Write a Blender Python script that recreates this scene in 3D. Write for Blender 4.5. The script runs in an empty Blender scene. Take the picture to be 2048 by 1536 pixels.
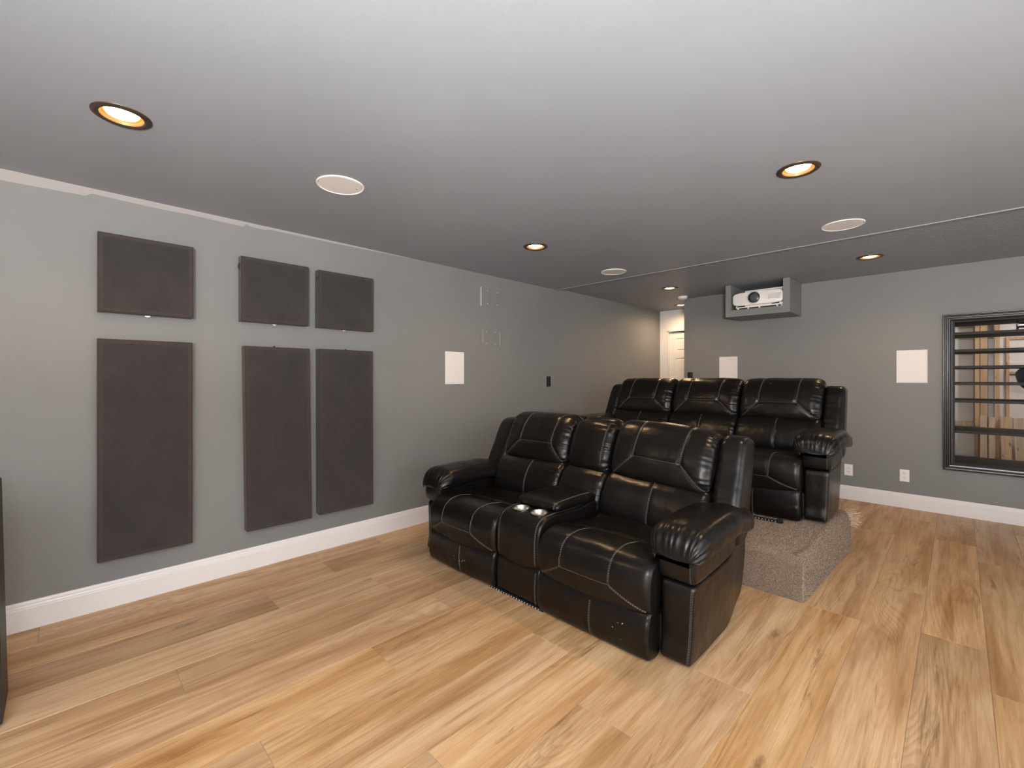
import bpy, bmesh, math, random
import numpy as np
from mathutils import Vector, Matrix
from mathutils.geometry import delaunay_2d_cdt

random.seed(7)
scene = bpy.context.scene
COL = scene.collection
PI = math.pi

# ------------------------------------------------------------------ camera
cam_d = bpy.data.cameras.new('camera')
cam_d.sensor_width = 36.0
cam_d.lens = 898.0 / 2048 * 36.0
cam_d.shift_y = -12.0 / 2048
cam_d.clip_start = 0.02
cam = bpy.data.objects.new('camera', cam_d)
COL.objects.link(cam)
CAM = Vector((3.525, 0.0, 1.34))
YAW = math.atan2(1917 - 1024, 898)
cam.location = CAM
cam.rotation_euler = (PI / 2, 0, YAW)
scene.camera = cam

# ------------------------------------------------------------------ world, lights, exposure
world = bpy.data.worlds.new('world')
scene.world = world
world.use_nodes = True
world.node_tree.nodes['Background'].inputs[0].default_value = (0.5, 0.5, 0.52, 1)
world.node_tree.nodes['Background'].inputs[1].default_value = 0.02

def lamp(name, kind, loc, power, color, size=0.1, rot=None, **kw):
    d = bpy.data.lights.new(name, kind)
    d.energy = power
    d.color = color
    if kind == 'AREA':
        d.shape = 'DISK'; d.size = size
    else:
        d.shadow_soft_size = size
    for k, v in kw.items():
        setattr(d, k, v)
    o = bpy.data.objects.new(name, d)
    COL.objects.link(o)
    o.location = loc
    if rot:
        o.rotation_euler = rot
    return o

# the photographer's flash, bounced off the ceiling, and its direct part
lamp('flash_bounce', 'AREA', (4.35, -1.05, 1.38), 640, (1.0, 0.985, 0.955), 0.35, Vector((0.03, 0.20, 0.98)).to_track_quat('-Z', 'Y').to_euler())
lamp('flash_direct', 'POINT', (3.62, -0.22, 1.62), 66, (0.97, 0.98, 1.0), 0.09)
# added fill spot with no known source, aimed at the pale right-hand wall, which returns it as a soft side light
lamp('fill_side_bounce', 'SPOT', (4.3, 0.3, 1.45), 1600, (0.95, 0.98, 1.0), 0.10, Vector((2.0, 2.3, 0.12)).to_track_quat('-Z', 'Y').to_euler(), spot_size=math.radians(84), spot_blend=0.9)
# bulb in the unfinished storage room
lamp('storage_bulb', 'POINT', (4.7, 7.2, 2.35), 52, (0.95, 0.96, 1.0), 0.06)

vs = scene.view_settings
vs.view_transform = 'Standard'
vs.look = 'None'
vs.gamma = 1.0
vs.use_curve_mapping = False
vs.exposure = 0.0

# ------------------------------------------------------------------ node helpers
def new_mat(name):
    m = bpy.data.materials.new(name)
    m.use_nodes = True
    nt = m.node_tree
    b = nt.nodes['Principled BSDF']
    return m, nt, b

class N:
    """tiny node graph helper"""
    def __init__(self, nt): self.nt = nt
    def add(self, t, **kw):
        n = self.nt.nodes.new(t)
        for k, v in kw.items(): setattr(n, k, v)
        return n
    def link(self, a, b): self.nt.links.new(a, b)
    def val(self, sock, v):
        if hasattr(v, 'is_output') or isinstance(v, bpy.types.NodeSocket): self.link(v, sock)
        else: sock.default_value = v
    def math(self, op, a, b=0.0, c=0.0, clamp=False):
        n = self.add('ShaderNodeMath', operation=op, use_clamp=clamp)
        self.val(n.inputs[0], a); self.val(n.inputs[1], b); self.val(n.inputs[2], c)
        return n.outputs[0]
    def vmath(self, op, a, b):
        n = self.add('ShaderNodeVectorMath', operation=op)
        self.val(n.inputs[0], a); self.val(n.inputs[1], b)
        return n.outputs[0]
    def obj(self): return self.add('ShaderNodeTexCoord').outputs['Object']
    def gen(self): return self.add('ShaderNodeTexCoord').outputs['Generated']
    def rand(self): return self.add('ShaderNodeObjectInfo').outputs['Random']
    def noise(self, vec, scale, detail=3.0, rough=0.55, dist=0.0):
        n = self.add('ShaderNodeTexNoise')
        self.link(vec, n.inputs['Vector'])
        n.inputs['Scale'].default_value = scale
        n.inputs['Detail'].default_value = detail
        n.inputs['Roughness'].default_value = rough
        n.inputs['Distortion'].default_value = dist
        return n.outputs['Fac']
    def ramp(self, fac, stops, interp='LINEAR'):
        n = self.add('ShaderNodeValToRGB')
        cr = n.color_ramp; cr.interpolation = interp
        while len(cr.elements) < len(stops): cr.elements.new(0.5)
        for e, (p, c) in zip(cr.elements, stops):
            e.position = p
            e.color = (c[0], c[1], c[2], 1) if not isinstance(c, (int, float)) else (c, c, c, 1)
        self.val(n.inputs[0], fac)
        return n.outputs[0]
    def mix(self, fac, a, b, blend='MIX'):
        n = self.add('ShaderNodeMix', data_type='RGBA', blend_type=blend)
        self.val(n.inputs[0], fac)
        for i, v in ((6, a), (7, b)):
            if isinstance(v, tuple): n.inputs[i].default_value = (v[0], v[1], v[2], 1)
            else: self.link(v, n.inputs[i])
        return n.outputs[2]
    def bump(self, h, strength, dist, bsdf):
        n = self.add('ShaderNodeBump')
        n.inputs['Strength'].default_value = strength
        n.inputs['Distance'].default_value = dist
        self.link(h, n.inputs['Height'])
        self.link(n.outputs[0], bsdf.inputs['Normal'])

def plain(name, col, rough=0.5, metal=0.0, noise=0.0, bump=0.0, nscale=30, spec=0.5):
    m, nt, b = new_mat(name)
    n = N(nt)
    b.inputs['Roughness'].default_value = rough
    b.inputs['Metallic'].default_value = metal
    b.inputs['Specular IOR Level'].default_value = spec
    if noise or bump:
        f = n.noise(n.obj(), nscale, 4)
        lo = tuple(c * (1 - noise) for c in col); hi = tuple(min(1, c * (1 + noise)) for c in col)
        n.link(n.ramp(f, [(0.3, lo), (0.7, hi)]), b.inputs['Base Color'])
        if bump: n.bump(f, 0.5, bump, b)
    else:
        b.inputs['Base Color'].default_value = (*col, 1)
    return m

# ------------------------------------------------------------------ materials
WALLC = (0.196, 0.196, 0.194)
def wall_mat(name, primer=False):
    m, nt, b = new_mat(name)
    n = N(nt)
    co = n.obj()
    f = n.noise(co, 1.3, 3)
    c = n.ramp(f, [(0.3, tuple(x * 0.96 for x in WALLC)), (0.7, tuple(x * 1.04 for x in WALLC))])
    if primer:
        # the strip under the ceiling the roller never reached: lighter paint with a stepped lower edge
        sx = n.add('ShaderNodeSeparateXYZ'); n.link(co, sx.inputs[0])
        pts = [(-0.25, .062), (0.10, .050), (0.125, .030), (0.40, .036), (0.62, .032), (0.9, .036), (0.915, .010), (0.93, .024),
               (1.04, .028), (1.05, .018), (1.5, .016), (2.1, .006), (2.3, 0.0)]
        fc = n.add('ShaderNodeFloatCurve')
        cm = fc.mapping; cv = cm.curves[0]
        while len(cv.points) < len(pts): cv.points.new(0.5, 0.5)
        for p, (y, w) in zip(cv.points, pts):
            p.location = ((y + 0.25) / 2.6, w * 10); p.handle_type = 'VECTOR'
        cm.update()
        n.link(n.math('DIVIDE', n.math('ADD', sx.outputs[1], 0.25), 2.6, clamp=True), fc.inputs[1])
        w = n.math('DIVIDE', fc.outputs[0], 10.0)
        w = n.math('ADD', w, n.math('MULTIPLY', n.math('SUBTRACT', n.noise(co, 25, 2), 0.5), 0.006))
        edge = n.math('SUBTRACT', 2.428, w)
        mask = n.math('MULTIPLY', n.math('GREATER_THAN', sx.outputs[2], edge), 0.85)
        mask = n.math('MULTIPLY', mask, n.math('LESS_THAN', sx.outputs[1], 2.25))
        c = n.mix(mask, c, (0.34, 0.315, 0.31))
    n.link(c, b.inputs['Base Color'])
    b.inputs['Roughness'].default_value = 0.55
    b.inputs['Specular IOR Level'].default_value = 0.35
    n.bump(n.noise(co, 260, 2), 0.12, 0.002, b)
    return m
M = {}
M['wall'] = wall_mat('grey_wall_paint')
M['wall_left'] = wall_mat('grey_wall_paint_with_primer_edge', True)

def ceil_mat(name, tex):
    m, nt, b = new_mat(name); n = N(nt); co = n.obj()
    f = n.noise(co, 1.1, 4, 0.6)
    base = (0.280, 0.303, 0.340)
    n.link(n.ramp(f, [(0.3, tuple(x * 0.96 for x in base)), (0.7, tuple(x * 1.04 for x in base))]), b.inputs['Base Color'])
    b.inputs['Roughness'].default_value = 0.5
    b.inputs['Specular IOR Level'].default_value = 0.4
    if tex:
        v = n.add('ShaderNodeTexVoronoi'); n.link(n.vmath('ADD', co, (0, 0, 0)), v.inputs['Vector'])
        v.inputs['Scale'].default_value = 22
        nn = n.noise(co, 34, 3, 0.7, 0.6)
        n.bump(n.math('ADD', n.ramp(nn, [(0.48, 0.0), (0.62, 1.0)]), n.math('MULTIPLY', v.outputs['Distance'], 0.3)), 0.75, 0.006, b)
    else:
        n.bump(n.noise(co, 180, 2), 0.10, 0.002, b)
    return m
M['ceiling'] = ceil_mat('smooth_grey_ceiling_paint', False)
M['ceiling_tex'] = ceil_mat('knockdown_textured_grey_ceiling', True)
M['white_wall'] = plain('white_wall_paint', (0.78, 0.76, 0.73), 0.6, noise=0.02, nscale=3)
M['white_trim'] = plain('white_trim_paint', (0.72, 0.71, 0.715), 0.35, noise=0.01, nscale=6)
M['white_door'] = plain('white_door_paint', (0.76, 0.74, 0.70), 0.4, noise=0.01)
M['white_plastic'] = plain('white_plastic', (0.78, 0.77, 0.76), 0.35, noise=0.01)
M['projector_white'] = plain('white_projector_shell', (0.80, 0.76, 0.73), 0.3, noise=0.01)
M['black_plastic'] = plain('black_plastic', (0.012, 0.012, 0.013), 0.35, noise=0.2)
M['slot'] = plain('dark_slot', (0.02, 0.02, 0.02), 0.6, noise=0.1)
M['steel'] = plain('brushed_steel', (0.42, 0.39, 0.35), 0.3, 1.0, noise=0.08, nscale=90)
M['chrome'] = plain('dull_chrome', (0.55, 0.55, 0.56), 0.3, 1.0, noise=0.1, nscale=40)
M['black_gloss'] = plain('black_gloss_paint', (0.010, 0.010, 0.010), 0.22, noise=0.2, bump=0.0006, nscale=60)
M['black_shelf'] = plain('black_brown_shelf_paint', (0.020, 0.017, 0.016), 0.55, noise=0.15, nscale=20, spec=0.25)
M['bronze'] = plain('oil_rubbed_bronze', (0.085, 0.062, 0.048), 0.42, 0.6, noise=0.15, nscale=20)
M['gold_baffle'] = plain('bronze_baffle', (0.50, 0.29, 0.10), 0.35, 0.7, noise=0.1, nscale=40)
M['diode'] = plain('white_diode', (0.85, 0.85, 0.85), 0.3, noise=0.02)
M['blue_bag'] = plain('dark_blue_nylon', (0.035, 0.045, 0.06), 0.45, noise=0.35, nscale=12)
M['cabinet_black'] = plain('black_cabinet_vinyl', (0.014, 0.014, 0.014), 0.5, noise=0.2, bump=0.0005, nscale=200)
M['drywall'] = plain('bare_drywall', (0.58, 0.52, 0.46), 0.85, noise=0.06, nscale=6)
M['concrete'] = plain('bare_concrete', (0.25, 0.24, 0.22), 0.9, noise=0.12, nscale=5)
M['dark_glass'] = plain('projector_lens_glass', (0.075, 0.08, 0.085), 0.25, noise=0.3, nscale=30)

def lens_mat():
    m, nt, b = new_mat('glowing_warm_lamp_lens')
    b.inputs['Base Color'].default_value = (0.9, 0.85, 0.75, 1)
    b.inputs['Emission Color'].default_value = (1.0, 0.58, 0.22, 1)
    b.inputs['Emission Strength'].default_value = 26
    return m
M['lens'] = lens_mat()

def leather():
    m, nt, b = new_mat('black_bonded_leather'); n = N(nt); co = n.obj()
    f = n.noise(co, 4, 2)
    n.link(n.ramp(f, [(0.3, (0.0040, 0.0034, 0.0031)), (0.75, (0.0070, 0.0056, 0.0048))]), b.inputs['Base Color'])
    b.inputs['Roughness'].default_value = 0.30
    b.inputs['Specular IOR Level'].default_value = 0.34
    n.bump(n.math('ADD', n.noise(co, 13, 1, 0.5), n.math('MULTIPLY', n.noise(co, 55, 1, 0.5), 0.10)), 0.38, 0.010, b)
    return m
M['leather'] = leather()
M['thread'] = plain('grey_stitching_thread', (0.125, 0.115, 0.107), 0.6, noise=0.1)

def fabric():
    m, nt, b = new_mat('dark_acoustic_fabric'); n = N(nt); co = n.obj()
    f = n.math('ADD', n.math('MULTIPLY', n.noise(co, 4.5, 5, 0.7), 0.7), n.math('MULTIPLY', n.noise(co, 130, 2), 0.3))
    n.link(n.ramp(f, [(0.32, (0.017, 0.0145, 0.0145)), (0.66, (0.035, 0.030, 0.030))]), b.inputs['Base Color'])
    b.inputs['Roughness'].default_value = 0.9
    b.inputs['Sheen Weight'].default_value = 0.12
    b.inputs['Sheen Roughness'].default_value = 0.6
    mp = n.add('ShaderNodeMapping'); n.link(co, mp.inputs[0]); mp.inputs['Scale'].default_value = (1, 1, 1)
    h = n.math('ADD', n.noise(mp.outputs[0], 420, 2), n.math('MULTIPLY', n.noise(co, 40, 3), 0.6))
    n.bump(h, 0.35, 0.002, b)
    return m
M['fabric'] = fabric()
M['fabric_border'] = plain('fabric_over_frame', (0.044, 0.033, 0.031), 0.9, noise=0.12, nscale=60)

def carpet(name, per_island):
    m, nt, b = new_mat(name); n = N(nt); co = n.obj()
    if per_island:
        g = n.add('ShaderNodeNewGeometry').outputs['Random Per Island']
    else:
        g = n.noise(co, 160, 3, 0.8)
    n.link(n.ramp(g, [(0.15, (0.085, 0.061, 0.044)), (0.45, (0.235, 0.176, 0.133)), (0.8, (0.40, 0.307, 0.236)), (0.97, (0.58, 0.465, 0.36))]), b.inputs['Base Color'])
    b.inputs['Roughness'].default_value = 0.95
    b.inputs['Specular IOR Level'].default_value = 0.1
    return m
M['carpet'] = carpet('brown_carpet_backing', False)
M['pile'] = carpet('brown_fleck_carpet_pile', True)
M['fray'] = plain('pale_frayed_fibre', (0.55, 0.45, 0.36), 0.9, noise=0.1)

def floor_wood():
    m, nt, b = new_mat('oak_vinyl_plank'); n = N(nt)
    r = n.rand()
    co = n.obj()
    off = n.add('ShaderNodeCombineXYZ')
    n.link(n.math('MULTIPLY', r, 37.0), off.inputs[0]); n.link(n.math('MULTIPLY', r, 91.0), off.inputs[1]); n.link(n.math('MULTIPLY', r, 13.0), off.inputs[2])
    p = n.vmath('ADD', co, off.outputs[0])
    def sc(v, s):
        mp = n.add('ShaderNodeMapping'); n.link(v, mp.inputs[0]); mp.inputs['Scale'].default_value = s; return mp.outputs[0]
    broad = n.noise(sc(p, (7.5, 0.8, 1)), 1.0, 3, 0.6, 0.5)
    mid = n.noise(sc(p, (34, 1.5, 1)), 1.0, 4, 0.6, 0.9)
    fine = n.noise(sc(p, (210, 5.0, 1)), 1.0, 3, 0.65)
    # cathedral grain: nested contours of a slow, stretched noise
    hill = n.noise(sc(p, (5.2, 0.62, 1)), 1.0, 1, 0.4, 0.25)
    ring = n.math('FRACT', n.math('ADD', n.math('MULTIPLY', hill, 26.0), n.math('MULTIPLY', fine, 0.5)))
    ring = n.ramp(ring, [(0.0, 0.0), (0.55, 1.0), (0.86, 1.0), (1.0, 0.0)])
    zone = n.ramp(n.noise(sc(p, (3.1, 0.5, 1)), 1.0, 2), [(0.42, 0.0), (0.60, 1.0)])
    c = n.ramp(broad, [(0.24, (0.36, 0.205, 0.105)), (0.42, (0.53, 0.335, 0.185)), (0.56, (0.64, 0.445, 0.27)), (0.68, (0.68, 0.485, 0.30)), (0.82, (0.56, 0.40, 0.26))])
    c = n.mix(0.60, c, n.ramp(mid, [(0.28, (0.56, 0.49, 0.43)), (0.52, (1.0, 1.0, 1.0))]), 'MULTIPLY')
    c = n.mix(0.34, c, n.ramp(fine, [(0.35, (0.58, 0.50, 0.43)), (0.6, (1.0, 1.0, 1.0))]), 'MULTIPLY')
    c = n.mix(n.math('MULTIPLY', zone, 0.34), c, n.mix(ring, (0.50, 0.38, 0.28), (1.0, 1.0, 1.0)), 'MULTIPLY')
    # dark streaks and knots
    st = n.noise(sc(p, (15, 0.85, 1)), 1.0, 6, 0.72, 1.4)
    c = n.mix(n.math('MULTIPLY', n.ramp(st, [(0.585, 0.0), (0.68, 1.0)]), 0.72), c, (0.20, 0.105, 0.055))
    vo = n.add('ShaderNodeTexVoronoi'); n.link(sc(p, (3.3, 0.95, 1)), vo.inputs['Vector']); vo.inputs['Scale'].default_value = 1.0
    kn = n.math('ADD', vo.outputs['Distance'], n.math('MULTIPLY', n.math('SUBTRACT', n.noise(sc(p, (46, 12, 1)), 1.0, 4, 0.7), 0.5), 0.22))
    c = n.mix(n.math('MULTIPLY', n.ramp(kn, [(0.0, 1.0), (0.075, 0.0)]), 0.85), c, (0.11, 0.06, 0.038))
    halo = n.ramp(kn, [(0.04, 1.0), (0.20, 0.0)])
    c = n.mix(n.math('MULTIPLY', halo, 0.35), c, (0.33, 0.185, 0.09))
    # plank to plank tone
    hs = n.add('ShaderNodeHueSaturation'); n.link(c, hs.inputs['Color'])
    n.link(n.math('ADD', 0.72, n.math('MULTIPLY', r, 0.22)), hs.inputs['Value'])
    n.link(n.math('ADD', 1.0, n.math('MULTIPLY', n.math('FRACT', n.math('MULTIPLY', r, 7.31)), 0.16)), hs.inputs['Saturation'])
    n.link(hs.outputs[0], b.inputs['Base Color'])
    b.inputs['Roughness'].default_value = 0.42
    b.inputs['Specular IOR Level'].default_value = 0.35
    n.bump(n.math('ADD', fine, n.math('MULTIPLY', mid, 0.5)), 0.10, 0.0015, b)
    return m
M['plank'] = floor_wood()
M['joint'] = plain('plank_joint', (0.42, 0.33, 0.25), 0.8, noise=0.1)

def pine(name, tint):
    m, nt, b = new_mat(name); n = N(nt); r = n.rand(); co = n.obj()
    off = n.add('ShaderNodeCombineXYZ'); n.link(n.math('MULTIPLY', r, 19.0), off.inputs[0]); n.link(n.math('MULTIPLY', r, 31.0), off.inputs[2])
    p = n.vmath('ADD', co, off.outputs[0])
    mp = n.add('ShaderNodeMapping'); n.link(p, mp.inputs[0]); mp.inputs['Scale'].default_value = (40, 40, 2.2)
    g = n.noise(mp.outputs[0], 1.0, 4, 0.6, 0.6)
    c = n.ramp(g, [(0.3, tuple(x * 0.72 for x in tint)), (0.65, tint)])
    mp2 = n.add('ShaderNodeMapping'); n.link(p, mp2.inputs[0]); mp2.inputs['Scale'].default_value = (14, 14, 6)
    v = n.add('ShaderNodeTexVoronoi'); n.link(mp2.outputs[0], v.inputs['Vector']); v.inputs['Scale'].default_value = 1.0
    c = n.mix(n.ramp(v.outputs['Distance'], [(0.10, 0.85), (0.2, 0.0)]), c, tuple(x * 0.28 for x in tint))
    n.link(c, b.inputs['Base Color']); b.inputs['Roughness'].default_value = 0.75
    return m
M['pine'] = pine('pine_lumber', (0.50, 0.32, 0.175))
M['pine_grey'] = pine('weathered_pine', (0.44, 0.32, 0.215))

# ------------------------------------------------------------------ object helpers
def link(name, me, mat=None, parent=None, smooth=False):
    if mat is not None and not me.materials: me.materials.append(mat)
    if smooth:
        me.polygons.foreach_set('use_smooth', [True] * len(me.polygons))
    o = bpy.data.objects.new(name, me)
    COL.objects.link(o)
    if parent is not None: o.parent = parent
    return o

def tag(o, label=None, cat=None, group=None, kind=None):
    if label: o['label'] = label
    if cat: o['category'] = cat
    if group: o['group'] = group
    if kind: o['kind'] = kind
    return o

def empty(name, loc=(0, 0, 0), label=None, cat=None, group=None, rotz=0):
    o = bpy.data.objects.new(name, None)
    COL.objects.link(o); o.location = loc; o.rotation_euler = (0, 0, rotz); o.empty_display_size = 0.1
    return tag(o, label, cat, group)

def copy_tree(o, parent=None):
    c = o.copy(); COL.objects.link(c)
    if parent is not None: c.parent = parent
    for ch in list(o.children): copy_tree(ch, c)
    return c

def bm_mesh(name, bm):
    bmesh.ops.recalc_face_normals(bm, faces=bm.faces)
    me = bpy.data.meshes.new(name); bm.to_mesh(me); bm.free()
    return me

def add_box(bm, a, b, bevel=0.0, seg=2):
    t = bmesh.new()
    bmesh.ops.create_cube(t, size=1)
    a = Vector(a); b = Vector(b); c = (a + b) / 2; d = b - a
    for v in t.verts: v.co = Vector((v.co.x * d.x, v.co.y * d.y, v.co.z * d.z)) + c
    if bevel: bmesh.ops.bevel(t, geom=t.edges[:], offset=bevel, segments=seg, affect='EDGES', profile=0.5)
    tmp = bpy.data.meshes.new('tmp'); t.to_mesh(tmp); t.free(); bm.from_mesh(tmp); bpy.data.meshes.remove(tmp)

def box(name, a, b, mat, parent=None, bevel=0.0, seg=2):
    bm = bmesh.new(); add_box(bm, a, b, bevel, seg)
    return link(name, bm_mesh(name, bm), mat, parent)

def boxes(name, lst, mat, parent=None, bevel=0.0):
    bm = bmesh.new()
    for a, b in lst: add_box(bm, a, b, bevel)
    return link(name, bm_mesh(name, bm), mat, parent)

def lathe(name, prof, mat, parent=None, seg=40, loc=(0, 0, 0), axis='z', smooth=True):
    """prof: list of (r, h) revolved about the axis"""
    vs_, fs = [], []
    k = len(prof)
    for i in range(seg):
        a = 2 * PI * i / seg
        for r, h in prof:
            x, y, z = r * math.cos(a), r * math.sin(a), h
            if axis == 'y': x, y, z = x, h, y
            if axis == 'x': x, y, z = h, x, y
            vs_.append((x + loc[0], y + loc[1], z + loc[2]))
    for i in range(seg):
        j = (i + 1) % seg
        for q in range(k - 1):
            fs.append((i * k + q, j * k + q, j * k + q + 1, i * k + q + 1))
    if prof[0][0] > 1e-6: pass
    me = bpy.data.meshes.new(name); me.from_pydata(vs_, [], fs); me.validate()
    bm = bmesh.new(); bm.from_mesh(me); bmesh.ops.remove_doubles(bm, verts=bm.verts, dist=1e-6)
    bmesh.ops.recalc_face_normals(bm, faces=bm.faces)
    bm.to_mesh(me); bm.free()
    o = link(name, me, mat, parent, smooth)
    if smooth: sharpen(me, 38)
    return o

def sharpen(me, deg):
    bm = bmesh.new(); bm.from_mesh(me)
    for e in bm.edges:
        if len(e.link_faces) == 2 and e.calc_face_angle(0) > math.radians(deg): e.smooth = False
    bm.to_mesh(me); bm.free()

def struct(o): return tag(o, kind='structure')

# ------------------------------------------------------------------ the room shell
HC = 2.428            # smooth ceiling
HR = 2.446            # textured rear ceiling
YB = 6.15             # back wall face
YS = 4.32             # seam strip
struct(box('wall_left', (-0.12, -2.4, -0.02), (0, 7.16, 2.60), M['wall_left']))
XL = 0.805            # left end of the back wall
WX0, WX1, WZ0, WZ1 = 3.478, 4.58, 0.500, 1.900
struct(boxes('wall_back', [((XL, YB, -0.02), (WX0, YB + 0.12, 2.60)), ((WX1, YB, -0.02), (6.3, YB + 0.12, 2.60)),
                           ((WX0, YB, -0.02), (WX1, YB + 0.12, WZ0)), ((WX0, YB, WZ1), (WX1, YB + 0.12, 2.60))], M['wall']))
struct(box('wall_right', (6.3, -2.4, -0.02), (6.42, YB + 0.12, 2.60), M['white_wall']))
struct(box('wall_front', (-0.12, -2.52, -0.02), (6.42, -2.4, 2.60), M['white_wall']))
# hall behind the back wall, white
YH = 7.04
DX0, DX1, DZ = 0.125, 0.955, 2.118
struct(boxes('wall_hall', [((0, YH, -0.02), (DX0, YH + 0.12, 2.60)), ((DX1, YH, -0.02), (2.6, YH + 0.12, 2.60)), ((DX0, YH, DZ), (DX1, YH + 0.12, 2.60))], M['white_wall']))
struct(box('wall_hall_end', (2.6, YB + 0.12, -0.02), (2.72, 8.5, 2.60), M['drywall']))
# storage room
struct(box('wall_storage', (2.72, 8.36, -0.1), (6.42, 8.46, 2.60), M['drywall']))
struct(box('wall_storage_side', (6.3, YB + 0.12, -0.1), (6.42, 8.36, 2.60), M['drywall']))
struct(box('floor_storage', (2.6, YB + 0.12, -0.1), (6.42, 8.4, -0.012), M['concrete']))
struct(box('ceiling_storage', (2.72, YB + 0.12, 2.52), (6.42, 8.4, 2.60), M['drywall']))

# ceilings with round holes for the recessed lights
LIGHTS = [(1.062, 0.180), (2.932, 2.714), (1.041, 2.774), (2.951, 5.212), (1.000, 5.296), (0.537, 6.637)]
R_HOLE = 0.078
def ceiling(name, x0, x1, y0, y1, z, mat, holes, cut=None):
    pts = [Vector((x0, y0)), Vector((x1, y0)), Vector((x1, y1)), Vector((x0, y1))]
    ed = [(0, 1), (1, 2), (2, 3), (3, 0)]
    for hx, hy in holes:
        k = len(pts); s = 32
        for i in range(s):
            a = 2 * PI * i / s
            pts.append(Vector((hx + R_HOLE * math.cos(a), hy + R_HOLE * math.sin(a))))
            ed.append((k + i, k + (i + 1) % s))
    v, e, f, *_ = delaunay_2d_cdt(pts, ed, [], 0, 1e-5)
    keep = []
    for t in f:
        c = sum((v[i] for i in t), Vector((0, 0))) / len(t)
        if any((c - Vector(h)).length < R_HOLE * 0.98 for h in holes): continue
        keep.append(tuple(reversed(t)))
    me = bpy.data.meshes.new(name)
    me.from_pydata([(p.x, p.y, z) for p in v], [], keep)
    return struct(link(name, me, mat))
ceiling('ceiling', -0.05, 6.35, -2.45, YS, HC, M['ceiling'], LIGHTS[:3])
ceiling('ceiling_rear', -0.05, 6.35, YS, YH + 0.05, HR, M['ceiling_tex'], LIGHTS[3:])
# edge strip where the smooth board stops
struct(box('trim_1', (0.0, YS - 0.010, HC - 0.007), (6.3, YS + 0.010, HR + 0.004), plain('grey_edge_strip', (0.24, 0.24, 0.245), 0.35, noise=0.05), None, 0.003))

def baseboard(name, p0, p1, normal):
    """profiled white board: 0.15 high with a stepped cap"""
    prof = [(0, 0), (0.016, 0), (0.016, 0.112), (0.013, 0.116), (0.013, 0.122), (0.010, 0.130), (0.010, 0.138), (0.005, 0.148), (0, 0.150)]
    a, b, nrm = Vector(p0), Vector(p1), Vector(normal)
    vs_ = [tuple(q + nrm * d + Vector((0, 0, h))) for q in (a, b) for d, h in prof]
    k = len(prof)
    fs = [(i, (i + 1) % k, k + (i + 1) % k, k + i) for i in range(k)] + [tuple(range(k)), tuple(range(k, 2 * k))]
    me = bpy.data.meshes.new(name); me.from_pydata(vs_, [], fs)
    bm = bmesh.new(); bm.from_mesh(me); bmesh.ops.recalc_face_normals(bm, faces=bm.faces); bm.to_mesh(me); bm.free()
    return struct(link(name, me, M['white_trim']))
baseboard('baseboard_left', (0, -2.4, 0), (0, YH, 0), (1, 0, 0))
baseboard('baseboard_back', (XL, YB, 0), (6.3, YB, 0), (0, -1, 0))

# hall door: jamb, stop and a six panel slab
door = tag(empty('door_1', (DX0, YH, 0)), kind='structure')
boxes('jamb', [((0, -0.004, 0), (0.020, 0.11, DZ)), ((DX1 - DX0 - 0.02, -0.004, 0), (DX1 - DX0, 0.11, DZ)), ((0, -0.004, DZ - 0.02), (DX1 - DX0, 0.11, DZ))], M['white_trim'], door, 0.002)
def door_slab():
    w, h = 0.785, 2.085
    bm = bmesh.new()
    x0 = 0.022
    y = 0.045
    add_box(bm, (x0, y + 0.006, 0.008), (x0 + w, y + 0.04, h))
    st = 0.105
    xs = [(st, w / 2 - 0.05), (w / 2 + 0.05, w - st)]
    zs = [(0.24, 0.80), (0.98, 1.665), (1.775, 1.985)]
    # stiles and rails proud of the panels
    bars = [((0, 0), (st, h)), ((w - st, 0), (w, h)), ((w / 2 - 0.05, 0), (w / 2 + 0.05, h))]
    rails = [(0, 0.24), (0.80, 0.98), (1.665, 1.775), (1.985, h)]
    for (a, b), (c, d) in bars: add_box(bm, (x0 + a, y - 0.004, 0.008 + b), (x0 + c, y + 0.007, d))
    for a, b in rails:
        for c, d in xs: add_box(bm, (x0 + c, y - 0.004, max(a, 0.008)), (x0 + d, y + 0.007, b))
    for a, b in xs:
        for c, d in zs: add_box(bm, (x0 + a + 0.028, y - 0.002, c + 0.028), (x0 + b - 0.028, y + 0.007, d - 0.028), 0.004)
    return bm_mesh('door_slab', bm)
link('door_slab', door_slab(), M['white_door'], door)
lathe('knob', [(0.0, -0.055), (0.018, -0.054), (0.027, -0.042), (0.022, -0.028), (0.010, -0.022), (0.010, -0.004), (0.028, -0.004), (0.028, 0.0)], M['chrome'], door, 24, (0.745, 0.041, 0.96), 'y')

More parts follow.
